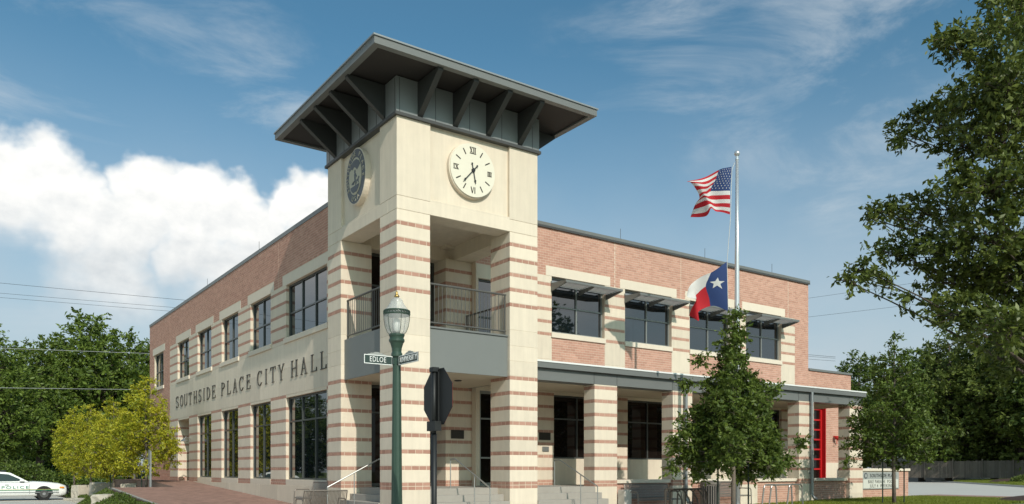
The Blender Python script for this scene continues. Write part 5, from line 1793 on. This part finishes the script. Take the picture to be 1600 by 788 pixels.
# cabin: roof shell and pillars
gh = [(1.02, 0.80, 0.95, 0.955), (0.15, 0.60, 1.42, 0.0), (-1.15, 0.60, 1.44, 0.0), (-1.95, 0.78, 0.99, 0.0)]
def cab(x, s):                                                 # outline of the cabin side: half width at height
    return x
side = [(0.98, 0.94), (0.16, 1.42), (-0.05, 1.455), (-0.6, 1.49), (-1.05, 1.465), (-1.2, 1.43), (-1.98, 0.98)]
hw = lambda z: 0.89 - (z - 0.94) * 0.40
mb = MB()
vs = [(x, -hw(z), z) for x, z in side] + [(x, hw(z), z) for x, z in side]
k = len(side)
mb.add(vs, [tuple(range(k)), tuple(range(2 * k - 1, k - 1, -1))] + [(i, i + k, i + 1 + k, i + 1) for i in range(k - 1)])
mb.build('cabin', CWHITE, car)


def pane_on_side(name, pts, sgn, m_=CARGLASS, off=0.008):
    vs = [(x, sgn * (hw(z) + off), z) for x, z in pts]
    MB().add(vs, [tuple(range(len(pts)))]).build(name, m_, car)


for sg in (-1, 1):
    pane_on_side('side_window', [(0.78, 1.00), (0.08, 1.345), (-0.36, 1.385), (-0.36, 0.99)], sg)
    pane_on_side('side_window', [(-0.46, 0.99), (-0.46, 1.385), (-1.02, 1.375), (-1.32, 1.16), (-1.38, 1.0)], sg)
def pane_across(name, x0, z0, x1, z1, t0, t1, lift):
    d = Vector((x1 - x0, 0, z1 - z0))
    nn = Vector((-d.z, 0, d.x)).normalized() * lift
    a, b = Vector((x0, 0, z0)) + d * t0, Vector((x0, 0, z0)) + d * t1
    MB().add([(a.x + nn.x, -hw(a.z) + 0.05, a.z + nn.z), (a.x + nn.x, hw(a.z) - 0.05, a.z + nn.z), (b.x + nn.x, hw(b.z) - 0.05, b.z + nn.z), (b.x + nn.x, -hw(b.z) + 0.05, b.z + nn.z)], [(0, 1, 2, 3)]).build(name, CARGLASS, car)
pane_across('windscreen', 1.05, 0.94, 0.12, 1.40, 0.04, 0.95, 0.008)
pane_across('rear_window', -1.2, 1.41, -1.98, 0.98, 0.05, 0.95, 0.008)
for x in (1.63, -1.28):
    for sg in (-1, 1):
        w = MB().prism([(x + 0.335 * math.cos(2 * math.pi * k / 24), 0.335 + 0.335 * math.sin(2 * math.pi * k / 24)) for k in range(24)], sg * 0.99, sg * 0.76, 'y').build('tyre', TYRE, car)
        MB().prism([(x + 0.20 * math.cos(2 * math.pi * k / 20), 0.335 + 0.20 * math.sin(2 * math.pi * k / 20)) for k in range(20)], sg * 1.0, sg * 0.9, 'y').build('rim', GREYD, w)
        MB().prism([(x + 0.075 * math.cos(2 * math.pi * k / 14), 0.335 + 0.075 * math.sin(2 * math.pi * k / 14)) for k in range(14)], sg * 1.02, sg * 0.9, 'y').build('hub_cap', RIM, w)
        MB().prism([(x + 0.41 * math.cos(math.pi * k / 16), 0.335 + 0.41 * math.sin(math.pi * k / 16)) for k in range(17)], sg * 0.9845, sg * 0.70, 'y').build('wheel_arch', BLACK, car)
for sg in (-1, 1):
    MB().cbox(2.34, 2.56, min(sg * 0.955, sg * 0.70), max(sg * 0.955, sg * 0.70), 0.615, 0.70, 0.02).build('headlight', AMBER, car)
    MB().box(-1.9, 2.3, min(sg * 0.994, sg * 0.98), max(sg * 0.994, sg * 0.98), 0.56, 0.575).build('gold_stripe', CGOLD, car)
    MB().box(-1.9, 2.3, min(sg * 0.9935, sg * 0.98), max(sg * 0.9935, sg * 0.98), 0.515, 0.55).build('green_stripe', CGREEN, car)
    o = obj('lettering', text_mesh('lettering', 'POLICE', 0.20, CGREEN, 0.002, 1.55, 1.25), car)
    if sg < 0:
        orient(o, (1, 0, 0), (0, 0, 1), (0.35, -0.997, 0.675))
    else:
        orient(o, (-1, 0, 0), (0, 0, 1), (0.35, 0.997, 0.675))
    MB().cbox(0.55, 0.75, min(sg * 0.9, sg * 1.06), max(sg * 0.9, sg * 1.06), 0.98, 1.08, 0.02).build('mirror', CWHITE, car)
for sg in (-1, 1):
    for x in (0.98, -0.42, -1.45):
        MB().box(x - 0.006, x + 0.006, min(sg * 0.9935, sg * 0.97), max(sg * 0.9935, sg * 0.97), 0.34, 0.84).build('door_gap', BLACK, car)
    MB().box(-1.9, 2.3, min(sg * 0.9945, sg * 0.98), max(sg * 0.9945, sg * 0.98), 0.40, 0.44).build('rub_strip', GREYL, car)
    MB().box(-0.1, 0.08, min(sg * 1.005, sg * 0.97), max(sg * 1.005, sg * 0.97), 0.80, 0.825).build('door_handle', BLACK, car)
pb = MB()
for y in (-0.35, 0.35):
    pb.tube([(2.6, y, 0.3), (2.78, y, 0.32), (2.80, y, 0.68), (2.72, y, 0.74)], 0.045, 8)
pb.tube([(2.78, -0.6, 0.42), (2.80, 0.6, 0.42)], 0.05, 8).tube([(2.78, -0.6, 0.64), (2.80, 0.6, 0.64)], 0.05, 8)
pb.build('push_bar', BLACK, car)
MB().box(-0.25, -0.02, -0.52, 0.52, 1.45, 1.56).build('light_bar', CARGLASS, car)

# ------------------------------------------------------------------ planting strip: limestone blocks, stakes, signpost
LIME = mat('limestone', (0.47, 0.42, 0.34), 0.95, var=0.2, nscale=3.5, bump=0.7, bscale=9, objvar=0.15)


def rock(name, loc, sx, sy, sz, seed, label, group, rz=0.0):
    rg = random.Random(seed)
    bm_ = bmesh.new()
    bmesh.ops.create_cube(bm_, size=1.0)
    bmesh.ops.bevel(bm_, geom=list(bm_.edges), offset=0.09, segments=2, affect='EDGES', profile=0.6)
    bmesh.ops.subdivide_edges(bm_, edges=[e for e in bm_.edges if e.calc_length() > 0.3], cuts=2, use_grid_fill=True)
    for v in bm_.verts:
        v.co += Vector((rg.uniform(-1, 1), rg.uniform(-1, 1), rg.uniform(-1, 1))) * 0.028
        v.co.x *= sx
        v.co.y *= sy
        v.co.z = (v.co.z + 0.5) * sz
    me = bpy.data.meshes.new(name)
    bm_.to_mesh(me)
    bm_.free()
    me.materials.append(LIME)
    o = obj(name, me, None, loc, label, 'stone', group)
    o.rotation_euler = (0, 0, rz)
    return o


for i, (x, y, sx, sy, sz, lb) in enumerate(((-2.35, 27.6, 1.0, 0.8, 0.98, 'tallest pale limestone block behind the yellow trees'), (-2.75, 30.6, 1.0, 0.7, 0.8, 'pale limestone block left of the tallest block'),
                                             (-3.95, 14.9, 1.2, 0.7, 0.72, 'long low limestone block near the grey signpost'), (-1.45, 25.2, 0.9, 0.7, 0.95, 'limestone block at the edge of the brick paving'),
                                             (-3.05, 23.7, 0.7, 0.5, 0.30, 'small limestone lump at the foot of the yellow trees'), (-2.5, 20.9, 0.9, 0.6, 0.26, 'flat limestone slab lowest in the planting strip'))):
    rock('limestone_block', (x, y, -0.06), sx, sy, sz, i, lb, 'limestone blocks of the planting strip', i * 0.4)
for i in range(7):
    rock('edging_stone', (-3.35 + 0.06 * (i % 3), 22.2 + i * 1.15, -0.07), 0.55, 1.0, 0.18 + 0.03 * (i % 2), 20 + i, 'rough white edging stone of the parking bay, %s counted from the police car' % ('seventh', 'sixth', 'fifth', 'fourth', 'third', 'second', 'first')[i], 'edging stones of the parking bay', 0.1 * i)
sheet('planting_bed', -3.2, -1.26, 17.05, 45.0, 0.0, SOIL)
sheet('planting_bed', -5.0, -3.59, 6.0, 19.5, 0.0, SOIL, 8, 14, lambda x, y: -0.05 + max(0.0, 1 - (-3.59 - x) / 1.3) ** 0.7 * (ramp_z(y) + 0.02) * min(1.0, max(0.0, (19.5 - y) / 2.4)))
STAKE = mat('stake_green', (0.02, 0.032, 0.022), 0.6)
stm = MB().tube([(0, 0, -0.2), (0, 0, 1.5)], 0.022, 6).box(-0.03, 0.03, -0.004, 0.004, 0.0, 1.45).mesh('tree_stake', STAKE)
for (x, y, z, lb) in ((8.86 - 0.42 * 0.817, -2.83 + 0.42 * 0.576, 0.2, 'dark stake left of the young oak trunk'), (8.86 + 0.42 * 0.817, -2.83 - 0.42 * 0.576, 0.2, 'dark stake right of the young oak trunk'),
                      (17.87 - 0.40 * 0.817, -2.33 + 0.40 * 0.576, 0.36, 'dark stake left of the trunk by the notice board'), (17.87 + 0.34 * 0.817, -2.33 - 0.34 * 0.576, 0.36, 'dark stake right of the trunk by the notice board'),
                      (-1.9, 20.1, 0.0, 'green stake left of the nearest yellow tree trunk'), (-1.55, 20.0, 0.0, 'green stake right of the nearest yellow tree trunk'), (-2.3, 25.3, 0.0, 'green stake beside the second yellow tree')):
    obj('tree_stake', stm, None, (x, y, z), lb, 'stake', 'metal stakes beside the young trees')
sp = thing('signpost', (-2.0, 17.82, 0.0), 'grey square signpost seen edge-on beside the yellow trees', 'signpost')
MB().box(-0.035, 0.035, -0.035, 0.035, -0.2, 2.3).build('post', GREYL, sp)
MB().box(-0.052, -0.04, -0.16, 0.16, 1.78, 2.36).build('plate', GREYL, sp)

# ------------------------------------------------------------------ shrubs, ground cover, lawn grass
def bush(name, loc, rx, ry, rz_, n, leaf, lm, seed, label, group=None):
    rg = np.random.default_rng(seed)
    u = rg.normal(size=(n, 3))
    u /= np.linalg.norm(u, axis=1)[:, None]
    c = u * (rg.uniform(0.4, 1.05, n) ** (1 / 2))[:, None] * np.array([rx, ry, rz_])
    c[:, 2] = np.abs(c[:, 2]) + 0.02
    t = thing(name, loc, label, 'shrub', group)
    obj('foliage', leaf_mesh('foliage', c, rg, leaf, lm), t)
    mb_ = MB()
    for k in range(9):
        a = k * 0.7
        mb_.tube([(0.1 * rx * math.cos(a), 0.1 * ry * math.sin(a), -0.05), (0.6 * rx * math.cos(a), 0.6 * ry * math.sin(a), rz_ * 0.7)], [0.02, 0.008], 5)
    mb_.build('stems', BARK, t)
    return t


bush('shrub', (66.0, 9.5, 0.5), 3.4, 2.0, 1.0, 5000, 0.22, LEAF_DARK, 3, 'low dark green shrub bed at the right edge beyond the driveway', 'shrubs beyond the driveway')
bush('shrub', (71.0, 15.0, 0.5), 2.2, 1.6, 0.7, 3000, 0.22, LEAF_PALE, 4, 'low shrub on the verge in front of the plank fence', 'shrubs beyond the driveway')
for i, (x, y, r, h, lb) in enumerate(((-1.5, 52.0, 2.2, 1.5, 'dark shrub behind the bonnet of the police car'), (-4.2, 50.0, 2.4, 2.3, 'leafy dark shrub at the left edge behind the car'), (1.5, 54.0, 2.4, 1.3, 'low shrub behind the yellow trees'), (-4.5, 84.0, 6.0, 5.2, 'broad dark thicket under the trees at the left edge'), (4.5, 86.0, 6.5, 5.2, 'broad dark thicket under the trees left of the brick corner'))):
    bush('shrub', (x, y, -0.05), r, r * 0.7, h, 3500 if r < 3 else 12000, 0.24 if r < 3 else 0.42, LEAF_DARK, 60 + i, lb, 'shrubs beyond the parking lot')


def cover(name, x0, x1, y0, y1, zf, n, leaf, lm, hgt, seed, label, cat):
    rg = np.random.default_rng(seed)
    x, y = rg.uniform(x0, x1, n), rg.uniform(y0, y1, n)
    bump_ = 0.5 + 0.5 * np.sin(x * 2.1) * np.sin(y * 1.3)
    z = np.array([zf(a, b) for a, b in zip(x, y)]) + rg.uniform(0, 1, n) * hgt * (0.4 + bump_)
    me = leaf_mesh(name, np.stack([x, y, z], 1), rg, leaf, lm, 0.35, -0.8)
    return obj(name, me, None, (0, 0, 0), label, cat, None, 'stuff')


cover('ground_cover', -4.7, -3.7, 8.0, 19.0, lambda x, y: -0.05 + max(0.0, 1 - (-3.59 - x) / 1.3) ** 0.7 * (ramp_z(y) + 0.02) * min(1.0, max(0.0, (19.5 - y) / 2.4)), 6000, 0.10, LEAF_DARK, 0.10, 6, 'dark green ground cover on the bank beside the brick paving', 'ground cover')
cover('ground_cover', -3.1, -1.35, 19.0, 44.0, lambda x, y: 0.0, 16000, 0.13, LEAF_DARK, 0.28, 5, 'dark green ground cover under the yellow trees', 'ground cover')
LEAF_GRASS = leaf_mat('grass_blade', (0.13, 0.17, 0.02), (0.30, 0.33, 0.05), 0.4)


def blades(name, x0, x1, y0, y1, zf, n, h, seed, label):
    rg = np.random.default_rng(seed)
    x, y = rg.uniform(x0, x1, n), rg.uniform(y0, y1, n)
    z = np.array([zf(a, b) for a, b in zip(x, y)])
    a = rg.uniform(0, 2 * math.pi, n)
    hh = h * rg.uniform(0.5, 1.3, n)
    w = 0.012
    lean = rg.normal(size=(n, 2)) * h * 0.35
    v = np.empty((n, 3, 3))
    v[:, 0] = np.stack([x - w * np.cos(a), y - w * np.sin(a), z], 1)
    v[:, 1] = np.stack([x + w * np.cos(a), y + w * np.sin(a), z], 1)
    v[:, 2] = np.stack([x + lean[:, 0], y + lean[:, 1], z + hh], 1)
    me = bpy.data.meshes.new(name)
    me.vertices.add(n * 3)
    me.vertices.foreach_set('co', v.reshape(-1))
    me.loops.add(n * 3)
    me.loops.foreach_set('vertex_index', np.arange(n * 3, dtype=np.int32))
    me.polygons.add(n)
    me.polygons.foreach_set('loop_start', np.arange(0, n * 3, 3, dtype=np.int32))
    me.polygons.foreach_set('loop_total', np.full(n, 3, dtype=np.int32))
    me.materials.append(LEAF_GRASS)
    me.update(calc_edges=True)
    return obj(name, me, None, (0, 0, 0), label, 'grass', None, 'stuff')


blades('lawn_grass', 13.6, 25.4, -5.0, 0.7, lambda x, y: walk_z(x), 60000, 0.07, 9, 'mown grass in front of the colonnade and notice board')
blades('verge_grass', 58.0, 84.0, -3.0, 26.0, lambda x, y: verge_z(x, y) if x > KX(y) else -0.3, 70000, 0.15, 10, 'sunlit grass verge beyond the driveway')
# mulch mound on the lawn and by the drive
for (x, y, rx, ry, h, z) in ((24.3, -4.6, 2.6, 1.5, 0.20, 0.42), (17.87, -2.33, 0.8, 0.8, 0.05, 0.36), (8.86, -2.83, 0.8, 0.8, 0.05, 0.2), (72.5, 17.5, 3.2, 1.3, 0.35, 0.45)):
    mb = MB()
    nn = 28
    for j, (t, hz) in enumerate(((1.0, 0.0), (0.8, 0.5), (0.5, 0.85), (0.0, 1.0))):
        mb.v += [(x + rx * t * math.cos(2 * math.pi * k / nn) * (1 + 0.06 * math.sin(3 * k)), y + ry * t * math.sin(2 * math.pi * k / nn), z + h * hz) for k in range(nn)]
    for j in range(3):
        for k in range(nn):
            mb.f.append((j * nn + k, j * nn + (k + 1) % nn, (j + 1) * nn + (k + 1) % nn, (j + 1) * nn + k))
            mb.m.append(0)
    mb.build('mulch_bed', SOIL, None, smooth=True, kind='structure')

# ------------------------------------------------------------------ fences, far house, wires
WOOD = mat('weathered_plank', (0.13, 0.11, 0.09), 0.95, isl=0.4, var=0.15, nscale=2)
fe = thing('plank_fence', (80.5, 21.0, 0.75), 'weathered grey plank fence under the trees at right', 'fence')
p0, p1 = Vector((-1.5, 14.0, 0)), Vector((3.5, -20.0, 0))
dv = (p1 - p0)
pl = MB()
n = 220
for k in range(n):
    a = p0 + dv * (k / n)
    b = p0 + dv * ((k + 0.93) / n)
    hh = 1.82 + random.uniform(-0.04, 0.04)
    off = Vector((random.uniform(-0.01, 0.01), 0, 0))
    pl.add([a + off, b + off, b + off + Vector((0, 0, hh)), a + off + Vector((0, 0, hh)), a + off + Vector((0.02, 0, 0)), b + off + Vector((0.02, 0, 0)), b + off + Vector((0.02, 0, hh)), a + off + Vector((0.02, 0, hh))],
           [(0, 1, 2, 3), (7, 6, 5, 4), (3, 2, 6, 7), (0, 3, 7, 4), (1, 5, 6, 2)])
pl.build('planks', WOOD, fe, kind='stuff')
for k in range(13):
    a = p0 + dv * (k / 12)
    MB().box(-0.14, -0.03, -0.06, 0.06, -0.2, 2.0).build('post', WOOD, fe, a)
for z in (0.4, 1.5):
    a, b = p0 + Vector((0.05, 0, z)), p1 + Vector((0.05, 0, z))
    MB().tube([a, b], 0.05, 4).build('rail', WOOD, fe)
rfz = thing('rail_fence', (-2.0, 63.0, -0.05), 'pale wooden rail fence behind the police car', 'fence')
for k in range(7):
    MB().box(-0.08, 0.08, -0.08, 0.08, -0.2, 1.55).build('post', WOOD, rfz, (-6 + k * 2.2, 0.9 - k * 0.5, 0))
for z in (0.6, 1.05, 1.45):
    MB().tube([(-6, 0.9, z), (7.2, -2.1, z)], 0.05, 5).build('rail', WOOD, rfz)
house = thing('house', (93, 33, 0.2), 'white-eaved house half hidden behind the plank fence', 'house')
SIDING = mat('house_siding', (0.30, 0.29, 0.27), 0.9, var=0.1, nscale=1)
MB().box(-5, 5, -4, 4, 0, 3.6).build('wall', SIDING, house)
MB().prism([(-4.8, 3.6), (4.8, 3.6), (0, 5.8)], -5.6, 5.6, 'x').build('roof', GREY, house)
MB().box(-5.9, -5.6, -4.9, 4.9, 3.45, 3.75).box(-5.6, 5.6, -5.0, -4.8, 3.45, 3.75).build('eave_board', WHITE, house)
MB().box(-5.03, -4.98, -1.2, 0.2, 1.2, 2.6).build('window', GLASSD, house)
WIRE = mat('cable', (0.03, 0.03, 0.032), 0.6)


WIREP = mat('weathered_cable', (0.34, 0.34, 0.33), 0.7)


def wire(a, b, sag, r, label, m_=None):
    a, b = Vector(a), Vector(b)
    P = [a.lerp(b, t / 24) - a - Vector((0, 0, sag * 4 * (t / 24) * (1 - t / 24))) for t in range(25)]
    MB().tube(P, r, 4).build('power_line', m_ or WIRE, None, a, label=label, cat='power line', group='overhead power lines')


wire((-40, 78.0, 19.6), (45, 17.6, 9.9), 0.25, 0.012, 'topmost overhead wire crossing the sky at left')
wire((-40, 78.0, 18.4), (45, 17.6, 9.8), 0.25, 0.010, 'second overhead wire from the top at left')
wire((-40, 78.0, 18.0), (45, 17.6, 9.6), 0.25, 0.010, 'third overhead wire from the top at left')
wire((-40, 65.7, 11.0), (12, 28.6, 8.3), 0.2, 0.015, 'overhead wire passing in front of the dark tree tops', WIREP)
wire((-40, 65.7, 7.5), (12, 28.6, 6.35), 0.15, 0.015, 'lowest overhead wire in front of the dark trees', WIREP)
wire((20, 72.0, 13.0), (130, -5.6, 32.5), 1.2, 0.014, 'upper overhead wire right of the brick wing')
wire((20, 72.0, 12.5), (130, -5.6, 28.5), 1.2, 0.014, 'lower overhead wire right of the brick wing')
